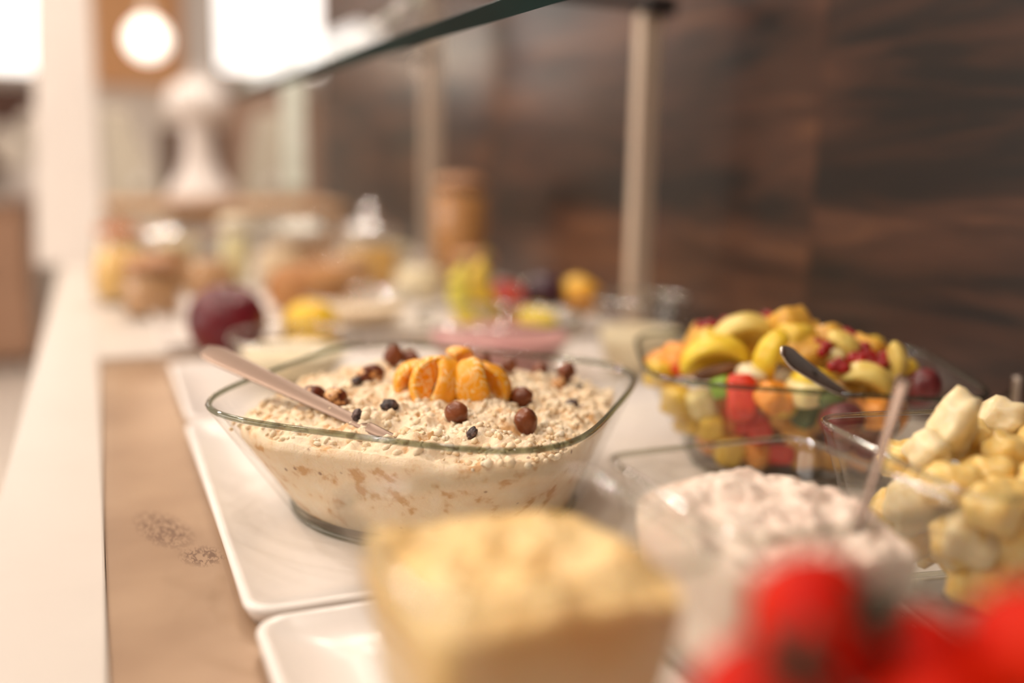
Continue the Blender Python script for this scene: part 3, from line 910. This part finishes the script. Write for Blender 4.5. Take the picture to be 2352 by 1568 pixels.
# engraved mark near the middle of the handle: a small twig and a long line
ENG = mat('engraved_line', (.03, .022, .018), rough=.5)
hd = (Vector(pth[-1])-Vector(pth[0])).normalized(); hs = hd.cross(Vector((0, 0, 1))).normalized(); hn = hs.cross(hd)
hs, hn = hs*math.cos(1.2)+hn*math.sin(1.2), hn*math.cos(1.2)-hs*math.sin(1.2)
eb = Vector(pth[0])
def eng(pts, r):
    q = [Vector(pth[0]).lerp(Vector(pth[-1]), u)-Vector((0, 0, .004*math.sin(math.pi*u))) - eb + hs*w + hn*.0012 for u, w in pts]
    link('engraving', tube_me('engraving', q, r, 6), ENG, fs_)
eng([(.42, -.0008), (.5, -.0008), (.58, -.0008), (.64, -.0008)], .0003)
for k_ in range(5):
    eng([(.64+.012*k_, -.0008), (.648+.012*k_, .0018)], .00025)
eng([(.64, -.0008), (.70, -.0006)], .00025)
for k_ in range(3):
    eng([(.655+.015*k_, -.0025), (.664+.015*k_, -.0040)], .0003)

# ------------------------------------------------------------------ three square dishes in the foreground
SB = .070
def small_bowl(cx, cy, label, rot=0.0, h=.118, hb=SB):
    c_, s_ = math.cos(rot), math.sin(rot)
    ex = (hb*c_, hb*s_); ey = (-hb*s_, hb*c_)
    t, kf = square_bowl((cx, cy), ex, ey, h, .66, 9.0, label, TZ, th=.004, rim=.0020, rm=RIML)
    return t, kf, ex, ey
# vanilla quark
b1, k1, ex1, ey1 = small_bowl(.163, .381, 'tall square glass bowl of pale yellow vanilla quark', .04, h=.140, hb=.063)
def rough_top(c, z, dome, amp, fr, seed, slope=(0, 0), hollow=None):
    def hf(x, y_):
        dx, dy = (x-c[0])/SB, (y_-c[1])/SB
        r_ = z + dome*(1-min(1.4, dx*dx+dy*dy)*.7) + slope[0]*dx + slope[1]*dy
        if hollow: r_ -= hollow[3]*math.exp(-((x-hollow[0])**2+(y_-hollow[1])**2)/hollow[2]**2)
        return r_
    def bf(x, y_):
        v = Vector((x, y_, seed))
        return noise.noise(v*fr)*amp + noise.noise(v*fr*2.7)*amp*.45 + noise.noise(v*fr*7)*amp*.16
    return hf, bf
QY = mat('vanilla_quark', (.84, .56, .22), (.86, .66, .34), scale=22, rough=.4, sss=.25, sssr=(.006, .004, .0015), bump=.2, bscale=90)
hf, bf = rough_top((.163, .381), .119, .008, .010, 34, 2.0, hollow=(.172, .365, .014, .016))
o = content('vanilla_quark', (.163, .381), ex1, ey1, k1, 9, TZ, .119, hf, bf, QY, 160, 50)
tag(o, 'pale yellow vanilla quark with swirled surface in a square bowl', 'quark', kind='stuff')
# pink quark
b2, k2, ex2, ey2 = small_bowl(.352, .447, 'square glass bowl of pale pink fruit quark', .0)
QP = mat('pink_quark', (.84, .65, .55), (.87, .75, .65), scale=30, rough=.45, sss=.25, sssr=(.006, .003, .002), bump=.4, bscale=160)
hf, bf = rough_top((.352, .447), .090, .016, .008, 45, 6.0, (.0, .006))
o = content('pink_quark', (.352, .447), ex2, ey2, k2, 9, TZ, .090, hf, bf, QP, 160, 60)
tag(o, 'pale pink crumbly quark heaped in a square bowl', 'quark', kind='stuff')
pth = lerp_path((.380, .408, .096), (.427, .431, .176), 18)
spoon('tea_spoon', pth, [.0022+.0026*(i/17)**2 for i in range(18)], .0010, 'slim steel spoon standing in the pink quark', mat('dull_steel', (.18, .13, .105), rough=.35, metal=1), (.045, .03, .006))
# melon chunks
b3, k3, ex3, ey3 = small_bowl(.540, .455, 'square glass bowl filled with pale melon chunks', -.17, hb=.084)
MEL = [chunk_me('melon_piece', fm('yellow_melon_flesh', (.88, .58, .16), (.90, .70, .30)), 60, 3.2, .35), chunk_me('melon_piece', fm('pale_melon_flesh', (.90, .73, .42), (.92, .80, .54)), 61, 3.2, .35)]
def mel(x, y_, z, s, q, rot):
    o = fruit('melon_piece', MEL[q], (x, y_, z), rot, s, 'pale cream melon piece in the square bowl' if q else 'yellow melon piece in the square bowl',
              'cream melon pieces in the square bowl' if q else 'yellow melon pieces in the square bowl')
for a in ((.520, .478, .128, (.020, .013, .021), 1, (.2, .4, .6)), (.497, .475, .112, (.013, .013, .013), 1, (.3, .2, .1)), (.575, .490, .122, (.017, .015, .014), 1, (.1, .5, 1)),
          (.545, .455, .112, (.017, .014, .013), 0, (.3, .3, .2)), (.573, .452, .116, (.017, .015, .014), 0, (.2, .1, .7)), (.517, .445, .104, (.016, .014, .012), 0, (0, .3, 1.2)),
          (.592, .475, .108, (.014, .014, .014), 0, (.5, .2, .4)), (.545, .490, .112, (.015, .015, .015), 0, (.5, .1, .4)), (.500, .500, .098, (.014, .014, .014), 0, (.1, .1, .2)),
          (.535, .420, .104, (.018, .014, .012), 0, (.1, .2, .5)), (.570, .420, .106, (.016, .015, .012), 1, (.2, .2, 1.5)), (.503, .418, .098, (.014, .014, .012), 0, (.4, .1, 0)), (.590, .44, .1, (.015,)*3, 0, (0, .4, .6)), (.545, .385, .103, (.018, .016, .014), 0, (.3, .2, .4)), (.585, .385, .106, (.018, .016, .014), 1, (.1, .4, .9)), (.62, .41, .108, (.017, .016, .015), 0, (.2, .1, .3)),
          (.622, .46, .108, (.018, .015, .015), 0, (.3, .3, 1.3)), (.610, .495, .110, (.017, .015, .015), 1, (.2, .2, .3)), (.515, .39, .1, (.016, .015, .013), 0, (.1, .3, .9)), (.478, .405, .1, (.016, .015, .014), 0, (.3, .1, .5)), (.482, .44, .102, (.016, .015, .014), 0, (.1, .2, 1.4))):
    mel(*a)
for i in range(64):
    z = rnd.uniform(.024, .09)
    kz = (.66+.34*z/.118-.17)
    ma, mb_ = rnd.uniform(-kz, kz)*.086, rnd.uniform(-kz, kz)*.086
    mel(.540+ma*.986+mb_*.169, .455-ma*.169+mb_*.986, z, (rnd.uniform(.014, .018),)*3, 0 if i % 3 else 1, (i, i*.7, i*.3))

# ------------------------------------------------------------------ tomatoes in the nearest bowl
b4, k4, ex4, ey4 = small_bowl(.232, .195, 'square glass bowl of small red tomatoes', .03)
TOM = mat('tomato_skin', (.52, .006, .002), (.66, .022, .002), scale=25, rough=.5, spec=.12)
LEAF = mat('dry_green_calyx', (.028, .026, .010), (.06, .05, .02), scale=90, rough=.6)
def tomato_me(seed):
    bm = bmesh.new(); bmesh.ops.create_uvsphere(bm, u_segments=32, v_segments=20, radius=1)
    for v in bm.verts:
        d = v.co.copy(); a = math.atan2(d.y, d.x)
        k_ = 1+.03*math.cos(5*a+seed)*(1-abs(d.z))+.02*noise.noise(d*1.5+Vector((seed, 0, 0)))
        z = d.z*.88
        if d.z > 0: z -= .22*max(0, 1-math.hypot(d.x, d.y)/.45)**1.5
        v.co = Vector((d.x*k_, d.y*k_, z))*.0245
    me = bm_mesh('tomato_body', bm); me.materials.append(TOM); return me
TME = [tomato_me(q*1.7) for q in range(3)]
def calyx_me():
    V_, F_ = [], []
    for k_ in range(5):
        a = k_*2*math.pi/5
        d = Vector((math.cos(a), math.sin(a), 0)); s = Vector((-d.y, d.x, 0))
        b0 = len(V_)
        for (r, w, z) in ((.001, .0032, .0172), (.006, .0042, .0205), (.011, .0030, .0230), (.016, .0003, .0238)):
            V_ += [d*r+s*w+Vector((0, 0, z)), d*r-s*w+Vector((0, 0, z)), d*r+Vector((0, 0, z+.0012))]
        for i in range(3):
            for j in range(3):
                F_.append((b0+i*3+j, b0+i*3+(j+1) % 3, b0+(i+1)*3+(j+1) % 3, b0+(i+1)*3+j))
    me = mesh('calyx', V_, F_); me.materials.append(LEAF); return me
CAL = calyx_me()
STM = tube_me('stem', [(0, 0, .016), (.001, 0, .022), (.003, .001, .028), (.006, .001, .033)], [.0040, .0036, .0034, .0042], 8); STM.materials.append(LEAF)
TOML = {0: 'tomato on top of the heap next to the pink quark bowl', 1: 'tomato with its dark stem pointing straight up', 2: 'tomato on top of the heap beside the melon bowl side', 3: 'tomato wedged in the hollow between the top tomatoes'}
def tomato(x, y_, z, rot, q, sc=1.0):
    t = empty('tomato', (x, y_, z), rot); t.scale = (sc,)*3
    link('tomato_body', TME[q], None, t); link('calyx', CAL, None, t); link('stem', STM, None, t)
    return tag(t, 'small ripe red tomato lying deeper in the square bowl', 'tomato', 'tomatoes in the nearest bowl')
for i, a in enumerate(((.213, .242, .148, (.9, .4, 0), 0, 1.0), (.176, .218, .137, (.35, -.1, .5), 1, .98), (.262, .196, .150, (.6, .7, 1), 2, 1.02), (.226, .200, .128, (1.3, .2, .3), 0, .95), (.252, .235, .128, (1.0, .5, .3), 1, .9),
          (.195, .175, .125, (.5, .2, .8), 2, 1), (.24, .155, .13, (.4, .2, .3), 1, 1), (.28, .16, .12, (.7, .2, .3), 0, 1), (.20, .21, .085, (.7, .8, .3), 0, .9), (.245, .20, .09, (.2, .3, .3), 1, .95),
          (.21, .16, .075, (.7, .2, .3), 2, .9), (.262, .17, .075, (.9, .2, .3), 0, .9), (.215, .205, .036, (.7, .4, .3), 1, .9), (.255, .19, .036, (.7, .2, .6), 2, .9))):
    t = tomato(*a)
    if i in TOML: t['label'] = TOML[i]

# ------------------------------------------------------------------ acrylic label holder by the fruit bowl
ah = empty('label_holder', (.795, .655, 0), (0, 0, .5))
ACR = glass('acrylic', (.93, .9, .86), refl=.6, base=.06)
link('base_plate', box_me('base_plate', -.05, .05, -.022, .022, 0, .005, .001), ACR, ah, smooth=False)
link('upright_plate', box_me('upright_plate', -.05, .05, .018, .022, .005, .075, .001), ACR, ah, smooth=False)
link('edge_strip', box_me('edge_strip', -.05, .05, .0175, .0225, .075, .077), RIM, ah, smooth=False)
link('clip', box_me('clip', .034, .044, .010, .018, .02, .095, .002), STEELB, ah, smooth=False)
tag(ah, 'clear acrylic label holder beside the fruit salad bowl', 'holder')

# ------------------------------------------------------------------ dishes behind the muesli
def round_bowl(x, y_, r, h, z0, label, foot=.45, name='glass_dish', curve=.6, group=None):
    t = empty(name, (x, y_, z0))
    prof = [(r*foot, 0), (r*foot*1.02, .004)]
    for i in range(1, 11):
        u = i/10
        prof.append((r*(foot+(1-foot)*u**curve), .004+(h-.004)*u))
    inner = [(max(.002, q-.004), z+.0025) for q, z in prof[::-1] if z > .004] + [(r*foot*.8, .008)]
    link('bowl_wall', lathe_me('bowl_wall', prof+inner, 56), GLASS, t)
    link('rim', tube_me('rim', [(math.cos(a)*(r-.002), math.sin(a)*(r-.002), h+.001) for a in [2*math.pi*k_/56 for k_ in range(56)]], .0028, 8, closed=True),
         glass('pale_glass_edge', (.8, .83, .78), refl=.7, base=.25, power=2), t)
    tag(t, label, 'dish', group)
    return t, (lambda z: r*(foot+(1-foot)*max(0, (z-.004)/(h-.004))**curve)-.0055)
def round_fill(name, x, y_, rf, z0, fill, dome, amp, m, label, cat, seed=0):
    NN, V_ = 56, []
    rings = []
    for z in (.010, fill*.4, fill*.7, fill):
        rings.append([Vector((math.cos(2*math.pi*k_/NN)*rf(z), math.sin(2*math.pi*k_/NN)*rf(z), z)) for k_ in range(NN)])
    rt = rf(fill)
    for i in range(1, 22):
        k2_ = (1-i/22)*rt
        rg = []
        for k_ in range(NN):
            a = 2*math.pi*k_/NN
            px, py = math.cos(a)*k2_, math.sin(a)*k2_
            z = fill + dome*(1-(k2_/rt)**2) + amp*noise.noise(Vector((px*40+seed, py*40, seed)))
            rg.append(Vector((px, py, z)))
        rings.append(rg)
    o = link(name, loft(name, rings), m, None, loc=(x, y_, z0))
    return tag(o, label, cat, kind='stuff')
CUST = mat('cream_custard', (.86, .72, .48), (.88, .78, .56), scale=20, rough=.4)
PINKY = mat('berry_yogurt', (.52, .22, .22), (.60, .30, .28), scale=14, rough=.35)
OATB = mat('beige_flakes', (.68, .52, .34), (.76, .60, .42), scale=40, rough=.6)
t, rf = round_bowl(.225, 1.265, .082, .062, TZ, 'round glass dish of cream custard beside the red apple')
round_fill('custard', .225, 1.265, rf, TZ, .045, .003, .003, CUST, 'cream coloured custard in a round glass dish', 'custard')
t, rf = round_bowl(.485, 1.205, .110, .085, TZ, 'wide round glass bowl of pink berry yogurt')
round_fill('berry_yogurt', .485, 1.205, rf, TZ, .062, .004, .004, PINKY, 'pink berry yogurt in the wide round bowl', 'yogurt', 3)
t, rf = round_bowl(.690, 1.190, .068, .105, TZ, 'tall round glass dish of cream behind the fruit salad', foot=.7)
round_fill('cream', .690, 1.190, rf, TZ, .060, .002, .002, CUST, 'thick cream in the tall round dish', 'cream', 5)
t, rf = round_bowl(.400, 1.620, .095, .055, .004, 'shallow glass dish of beige flakes on the farther tray')
round_fill('beige_flakes', .400, 1.620, rf, .004, .036, .004, .004, OATB, 'beige cereal flakes in the shallow glass dish', 'cereal', 8)

# red apple, yellow grapefruit
def apple_me(r, m, name='apple_body'):
    bm = bmesh.new(); bmesh.ops.create_uvsphere(bm, u_segments=32, v_segments=22, radius=1)
    for v in bm.verts:
        d = v.co.copy(); rr_ = math.hypot(d.x, d.y)
        z = d.z*.98
        if d.z > 0: z -= .30*max(0, 1-rr_/.55)**1.3
        else: z += .22*max(0, 1-rr_/.4)**1.3
        k_ = 1+.05*d.z
        v.co = Vector((d.x*k_, d.y*k_, z))*r
    me = bm_mesh(name, bm); me.materials.append(m); return me
STEMM = mat('woody_stem', (.10, .05, .02), rough=.7)
def apple(x, y_, z, r, m, label, rot=(0, 0, 0), group=None, nm='apple'):
    t = empty(nm, (x, y_, z), rot)
    link('apple_body', apple_me(r, m), None, t)
    link('stem', tube_me('stem', [(0, 0, r*.62), (r*.02, 0, r*.9), (r*.1, 0, r*1.12)], [r*.035, r*.03, r*.045], 8), STEMM, t)
    tag(t, label, 'fruit', group)
apple(.164, 1.452, .051, .056, mat('dark_red_apple', (.075, .001, .008), (.16, .004, .012), scale=12, rough=.38), 'dark red apple standing behind the custard dish', (.2, .1, 0))
ye = empty('grapefruit', (.284, 1.454, .0372))
ye.scale = (.8, .8, .8)
link('peel', blob_me('peel', .055, .055, .052, .02, 2, 4, 3, bumps=.006), mat('yellow_peel', (.86, .52, .015), (.9, .6, .03), scale=30, rough=.35, bump=.2, bscale=300), ye)
link('stem_scar', lathe_me('stem_scar', [(.005, .0505), (.004, .053), (.001, .0535)], 10), STEMM, ye)
tag(ye, 'yellow grapefruit in front of the brown bread loaf', 'fruit')

# glass bowl of whole fruit: bananas, apples, plum, peach
fbx, fby = .635, 1.505
t, rf = round_bowl(fbx, fby, .135, .062, .004, 'large glass fruit bowl with bananas in front of the post', curve=.7)
def banana(p, az, tilt, L_, m, label):
    pts, rad = [], []
    for i in range(17):
        u = i/16
        a = (u-.5)*1.5
        pts.append((math.sin(a)*L_*.68, 0, (math.cos(a)-1)*L_*.68*-1))
        rad.append(.0175*min(1, (math.sin(math.pi*min(max(u, .03), .97))*1.6))**.6 if .06 < u < .94 else .006)
    tt = empty('banana', p, (tilt, 0, az))
    M_ = Matrix.Rotation(R_(-70), 3, 'Y')
    link('peel', tube_me('peel', [M_ @ Vector(q) for q in pts], rad, 10), m, tt)
    e_ = M_ @ Vector(pts[-1]); f_ = M_ @ Vector(pts[-3])
    dd = (e_-f_).normalized()
    link('stalk', tube_me('stalk', [e_-dd*.004, e_+dd*.012, e_+dd*.02], [.006, .0045, .005], 8), mat('banana_stalk', (.35, .30, .05), (.25, .18, .04), scale=60, rough=.6), tt)
    tag(tt, label, 'fruit')
BAN = mat('banana_peel', (.84, .56, .06), (.70, .52, .05), scale=14, rough=.4)
BAN2 = mat('ripening_banana_peel', (.62, .56, .05), (.82, .62, .08), scale=14, rough=.4)
banana((fbx-.115, fby-.045, .066), 2.6, .35, .115, BAN2, 'greenish yellow banana leaning on the fruit bowl rim')
banana((fbx-.066, fby-.01, .072), 2.75, .2, .11, BAN, 'ripe yellow banana beside the red apple in the fruit bowl')
apple(fbx-.018, fby+.0, .055, .036, mat('red_apple', (.40, .02, .015), (.55, .06, .02), scale=14, rough=.25), 'small red apple between banana and plum in the fruit bowl', (.3, .2, 0))
PL = empty('plum', (fbx+.042, fby-.02, .072))
link('skin', blob_me('skin', .036, .034, .031, .03, 1.2, 3, 2), mat('plum_skin', (.030, .006, .016), (.06, .012, .03), scale=20, rough=.3), PL)
link('stem', tube_me('stem', [(0, 0, .03), (.002, 0, .037)], .0015, 6), STEMM, PL)
tag(PL, 'dark purple plum in the glass fruit bowl', 'fruit')
apple(fbx+.100, fby-.035, .066, .035, mat('peach_skin', (.82, .48, .04), (.72, .20, .03), scale=16, rough=.4, lo=.45, hi=.7), 'yellow and red peach at the edge of the fruit bowl', (.1, .5, 0), nm='peach')
lm = empty('lemon', (fbx+.004, fby-.074, .036), (1.4, .3, .5))
link('peel', blob_me('peel', .026, .026, .035, .03, 1.5, 3, 6, cusp=.15), mat('lemon_peel', (.86, .66, .03), rough=.4), lm)
link('tip', lathe_me('tip', [(.004, .036), (.003, .041), (.001, .042)], 10), STEMM, lm)
tag(lm, 'lemon lying low in the glass fruit bowl', 'fruit')

# ------------------------------------------------------------------ jars and dishes at the far end of the counter
def jar(x, y_, r, h, fill, m, label, knob=True, lidm=None, z0=0.0):
    t = empty('glass_jar', (x, y_, z0))
    prof = [(r*.9, 0), (r, .01), (r, h*.82), (r*.86, h*.92), (r*.86, h)]
    prof += [(q-.004, z) for q, z in prof[::-1] if z > .005] + [(r*.85, .006)]
    link('jar_wall', lathe_me('jar_wall', prof, 36), GLASS, t)
    c = [(r*.88, .008)] + [(r-.006, .02), (r-.006, fill), (r*.6, fill+.006), (.002, fill+.008)]
    link('cereal', lathe_me('cereal', c, 36), m, t)
    lp = [(r*.92, h), (r*.95, h+.006), (r*.9, h+.014), (r*.3, h+.020)]
    lp += [(.002, h+.021)]
    ld = link('lid', lathe_me('lid', lp, 36), lidm or GLASS, t)
    if knob:
        link('knob', lathe_me('knob', [(r*.22, h+.019), (r*.18, h+.026), (r*.28, h+.036), (r*.30, h+.046), (r*.2, h+.056), (.002, h+.058)], 28), lidm or GLASS, ld)
    tag(t, label, 'jar')
    return t
GRAN = mat('brown_granola', (.36, .15, .04), (.52, .26, .08), scale=60, rough=.6)
CORN = mat('corn_flakes', (.76, .42, .10), (.84, .54, .18), scale=60, rough=.55)
NUTMIX = mat('nut_mix', (.42, .22, .10), (.56, .33, .16), scale=60, rough=.6)
SEED = mat('pale_seeds', (.74, .62, .40), (.82, .72, .5), scale=60, rough=.55)
BRL = mat('brown_lid', (.42, .20, .09), (.5, .26, .12), scale=12, rough=.4)
SHINE = mat('shiny_silver_lid', (.9, .9, .9), rough=.08, metal=1)
jar(.083, 1.850, .052, .085, .074, NUTMIX, 'squat glass jar of brown nut mix behind the red apple', False, BRL)
jar(.548, 2.12, .062, .125, .085, CORN, 'glass jar of corn flakes with shiny knob lid', True, SHINE)
jar(.740, 2.09, .062, .225, .205, GRAN, 'tall glass jar of brown granola by the wooden wall', False, BRL)
jar(.645, 2.30, .05, .10, .07, SEED, 'small glass jar of pale seeds between the taller jars', False)
jar(.275, 2.25, .035, .13, .10, mat('pale_lemonade', (.84, .76, .42), (.88, .8, .5), scale=10, rough=.3), 'slim bottle of pale yellow juice', False, mat('cream_cap', (.85, .78, .6), rough=.4))
jar(.045, 2.42, .055, .10, .07, CORN, 'glass jar with orange lid at the far end', False, mat('orange_lid', (.55, .16, .04), (.62, .2, .05), scale=10, rough=.4))
jar(.165, 2.35, .05, .12, .09, SEED, 'glass jar of pale seeds beside the orange lidded jar', False)
jar(.42, 2.02, .045, .08, .055, SEED, 'low glass jar of pale seeds behind the bread loaf', False)
jar(.590, 1.900, .055, .080, .060, SEED, 'wide glass jar of pale seeds in front of the corn flakes', False)
jar(.460, 1.960, .050, .105, .080, NUTMIX, 'glass jar of brown nut mix behind the beige flakes', False)
jar(.690, 1.860, .045, .085, .060, CORN, 'low glass jar of corn flakes before the tall granola jar', False, BRL)
jar(.200, 2.020, .050, .100, .070, NUTMIX, 'glass jar of brown nut mix beside the bread loaf', False)
jar(.130, 2.180, .050, .110, .080, GRAN, 'glass jar of granola with silver lid near the pitcher', False, SHINE)
jar(.350, 2.130, .048, .120, .080, OATB, 'glass jar of beige oat flakes behind the bread loaf', True)
# pitcher
pt = empty('glass_pitcher', (.035, 2.03, 0))
prof = [(.035, 0), (.05, .012), (.052, .06), (.042, .11), (.034, .15), (.040, .17)]
link('pitcher_wall', lathe_me('pitcher_wall', prof + [(q-.003, z) for q, z in prof[::-1] if z > .005] + [(.03, .006)], 36), GLASS, pt)
link('juice', lathe_me('juice', [(.034, .008), (.046, .015), (.047, .06), (.040, .10), (.002, .101)], 36), mat('amber_juice', (.78, .48, .14), (.82, .54, .2), scale=8, rough=.2), pt)
link('pitcher_handle', tube_me('pitcher_handle', [(.036, 0, .15), (.07, 0, .145), (.085, 0, .11), (.078, 0, .07), (.052, 0, .05)], .006, 10), GLASS, pt)
tag(pt, 'glass pitcher of amber juice with handle', 'pitcher')
# bread loaf
bl = link('bread_loaf', blob_me('bread_loaf', .075, .05, .045, .06, 2, 4, 8, power=2.6, bumps=.02), mat('brown_crust', (.34, .13, .035), (.52, .26, .09), scale=18, rough=.6), None, loc=(.345, 1.775, .050), rot=(0, 0, -.25))
tag(bl, 'brown bread loaf behind the yellow grapefruit', 'bread')
# footed glass bowl
t, rf = round_bowl(.425, 2.28, .075, .055, .085, 'pale glass bowl standing on a small wooden block')
round_fill('whipped_cream', .425, 2.28, rf, .085, .034, .012, .004, mat('whipped_cream', (.88, .86, .80), rough=.5), 'whipped cream in the pale glass bowl on the block', 'cream', 2)
wb = empty('wooden_block', (.425, 2.28, 0))
box('block_body', -.06, .06, -.05, .05, .006, .085, mat('tan_wood', (.46, .26, .13), (.54, .32, .17), scale=8, rough=.5, stretch=(1, .1, 1)), wb, .004)
for sx in (-1, 1):
    for sy in (-1, 1):
        box('block_foot', sx*.05-.006, sx*.05+.006, sy*.04-.006, sy*.04+.006, 0, .006, DARKM, wb)
tag(wb, 'small tan wooden riser block under the pale glass bowl', 'block')
# wooden riser with white pedestal and grey cabinets
rs = empty('wooden_riser', (.38, 3.10, 0))
TANW = MATS['tan_wood']
box('riser_top', -.36, .30, -.2, .2, .115, .135, TANW, rs, .003)
for sx in (-.33, .27):
    box('riser_side', sx-.01, sx+.01, -.19, .19, 0, .115, TANW, rs, .002)
tag(rs, 'tan wooden riser shelf near the end of the counter', 'shelf')
wp = empty('pedestal_urn', (.285, 3.08, .135))
UR = mat('white_porcelain', (.88, .82, .79), rough=.25)
link('urn_body', lathe_me('urn_body', [(.085, 0), (.10, .006), (.095, .03), (.065, .07), (.045, .12), (.042, .2), (.05, .235)], 40), UR, wp)
link('urn_lid', lathe_me('urn_lid', [(.055, .235), (.085, .25), (.09, .29), (.07, .33), (.03, .35), (.002, .352)], 40), UR, wp)
link('urn_knob', lathe_me('urn_knob', [(.01, .350), (.018, .362), (.016, .374), (.002, .378)], 24), UR, wp)
tag(wp, 'white porcelain pedestal urn with lid on the wooden riser', 'urn')
GREY = mat('grey_green_metal', (.46, .41, .33), (.52, .47, .38), scale=4, rough=.35, metal=.2)
def cabinet(x0, x1, y0, label, slant):
    t = empty('drink_dispenser', ((x0+x1)/2, y0, 0))
    w = (x1-x0)/2
    me = mesh('dispenser_body', [(-w, -.08, 0), (w, -.08, 0), (w, .1, 0), (-w, .1, 0), (-w+max(0, -slant), .0, .40), (w-max(0, slant), .0, .40), (w-max(0, slant), .1, .40), (-w+max(0, -slant), .1, .40)],
              [(0, 1, 5, 4), (1, 2, 6, 5), (2, 3, 7, 6), (3, 0, 4, 7), (4, 5, 6, 7), (0, 3, 2, 1)])
    link('dispenser_body', me, GREY, t, smooth=False)
    box('top_cap', -w+max(0, -slant), w-max(0, slant), 0, .1, .40, .415, mat('pale_cap', (.7, .62, .52), rough=.4), t, .002)
    box('tap', -.012, .012, -.12, -.07, .16, .19, CHROME_GLINT, t, .004)
    tag(t, label, 'dispenser')
cabinet(.035, .240, 3.62, 'grey drink dispenser with slanted side beside the white column', .13)
cabinet(.44, .68, 3.62, 'grey drink dispenser near the wooden wall', -.10)
db = empty('dark_panel', (.34, 3.80, 0))  # plain dark panel behind the gap between the dispensers
box('board', -.12, .12, -.008, .008, .02, .36, mat('dark_board', (.11, .06, .04), rough=.5), db)
box('board_foot', -.12, .12, -.04, .04, 0, .02, TANW, db)
tag(db, 'dark standing board between the two grey dispensers', 'board')
# white tapered column
wc = mesh('white_column', [(-.145, 2.72, 0), (.012, 2.72, 0), (.012, 2.86, 0), (-.145, 2.86, 0), (-.055, 2.72, CEIL), (.012, 2.72, CEIL), (.012, 2.86, CEIL), (-.055, 2.86, CEIL)],
          [(0, 1, 5, 4), (1, 2, 6, 5), (2, 3, 7, 6), (3, 0, 4, 7), (4, 5, 6, 7), (0, 3, 2, 1)])
wco = link('trim_5', wc, WHITEP, None, smooth=False); struct(wco, 'white tapering column at the end of the counter')
# globe lamp
gl = empty('globe_lamp', (.235, 4.6, .73))
link('globe', blob_me('globe', .085, .085, .085, 0, 1, 4), emit('lamp_globe', (1, .93, .85), 4.5), gl)
link('fitting', lathe_me('fitting', [(.03, .078), (.03, .11), (.008, .12)], 24), CHROME_GLINT, gl)
link('cord', tube_me('cord', [(0, 0, .118), (0, 0, CEIL-.73)], .004, 8), WHITEP, gl)
pl = bpy.data.lights.new('globe_light', 'POINT'); pl.energy = 6; pl.color = (1, .75, .5); pl.shadow_soft_size = .09
plo = bpy.data.objects.new('globe_light', pl); COL.objects.link(plo); plo.parent = gl; plo.location = (0, -.12, 0)
tag(gl, 'white glowing globe pendant lamp before the apricot wall', 'lamp')
# flowers in the far niche
PET = mat('cream_petals', (.86, .78, .68), (.9, .84, .76), scale=30, rough=.6)
LF = mat('yellow_green_leaf', (.40, .38, .10), (.5, .46, .16), scale=20, rough=.6)
fv = empty('flower_vase', (-.33, 6.02, -.02))
link('vase', lathe_me('vase', [(.05, 0), (.09, .06), (.085, .14), (.05, .19), (.06, .21)], 32), WHITEP, fv)
for i, (x, z, r) in enumerate(((.05, .40, .075), (-.06, .26, .085), (.10, .33, .05), (-.11, .34, .06), (.02, .30, .06), (.08, .22, .06))):
    link('blossom', blob_me('blossom', r, r*.8, r, .35, 3, 3, i, bumps=.15), PET, fv, loc=(x, -.02*(i % 2), z))
    link('leaf', blob_me('leaf', r*.5, .006, r*1.1, .1, 2, 2, i), LF, fv, loc=(x*1.35+.02, .05, z-.05), rot=(0, x*6, 0))
tag(fv, 'white vase of cream blossoms in front of the dark niche', 'flowers')
cbt = empty('sideboard', (-.70, 5.9, FLOOR))
SBW = mat('reddish_brown_wood', (.34, .18, .11), (.42, .24, .15), scale=6, rough=.5, stretch=(.2, 1, 1))
box('body', -.45, .36, -.1, .28, .06, .86, SBW, cbt, .004)
box('top', -.47, .38, -.12, .28, .86, .88, SBW, cbt, .003)
for sx in (-.24, .155):
    d_ = box('door', sx-.19, sx+.19, -.115, -.1, .1, .83, mat('sideboard_door', (.42, .24, .15), (.48, .28, .18), scale=6, rough=.5), cbt, .003)
    box('knob', sx-.012, sx+.012, -.13, -.115, .5, .524, DARKM, d_)
for sx in (-.4, .31):
    box('leg', sx-.02, sx+.02, -.06, -.02, 0, .06, DARKM, cbt); box('leg', sx-.02, sx+.02, .2, .24, 0, .06, DARKM, cbt)
tag(cbt, 'reddish brown sideboard carrying the flower vase', 'sideboard')
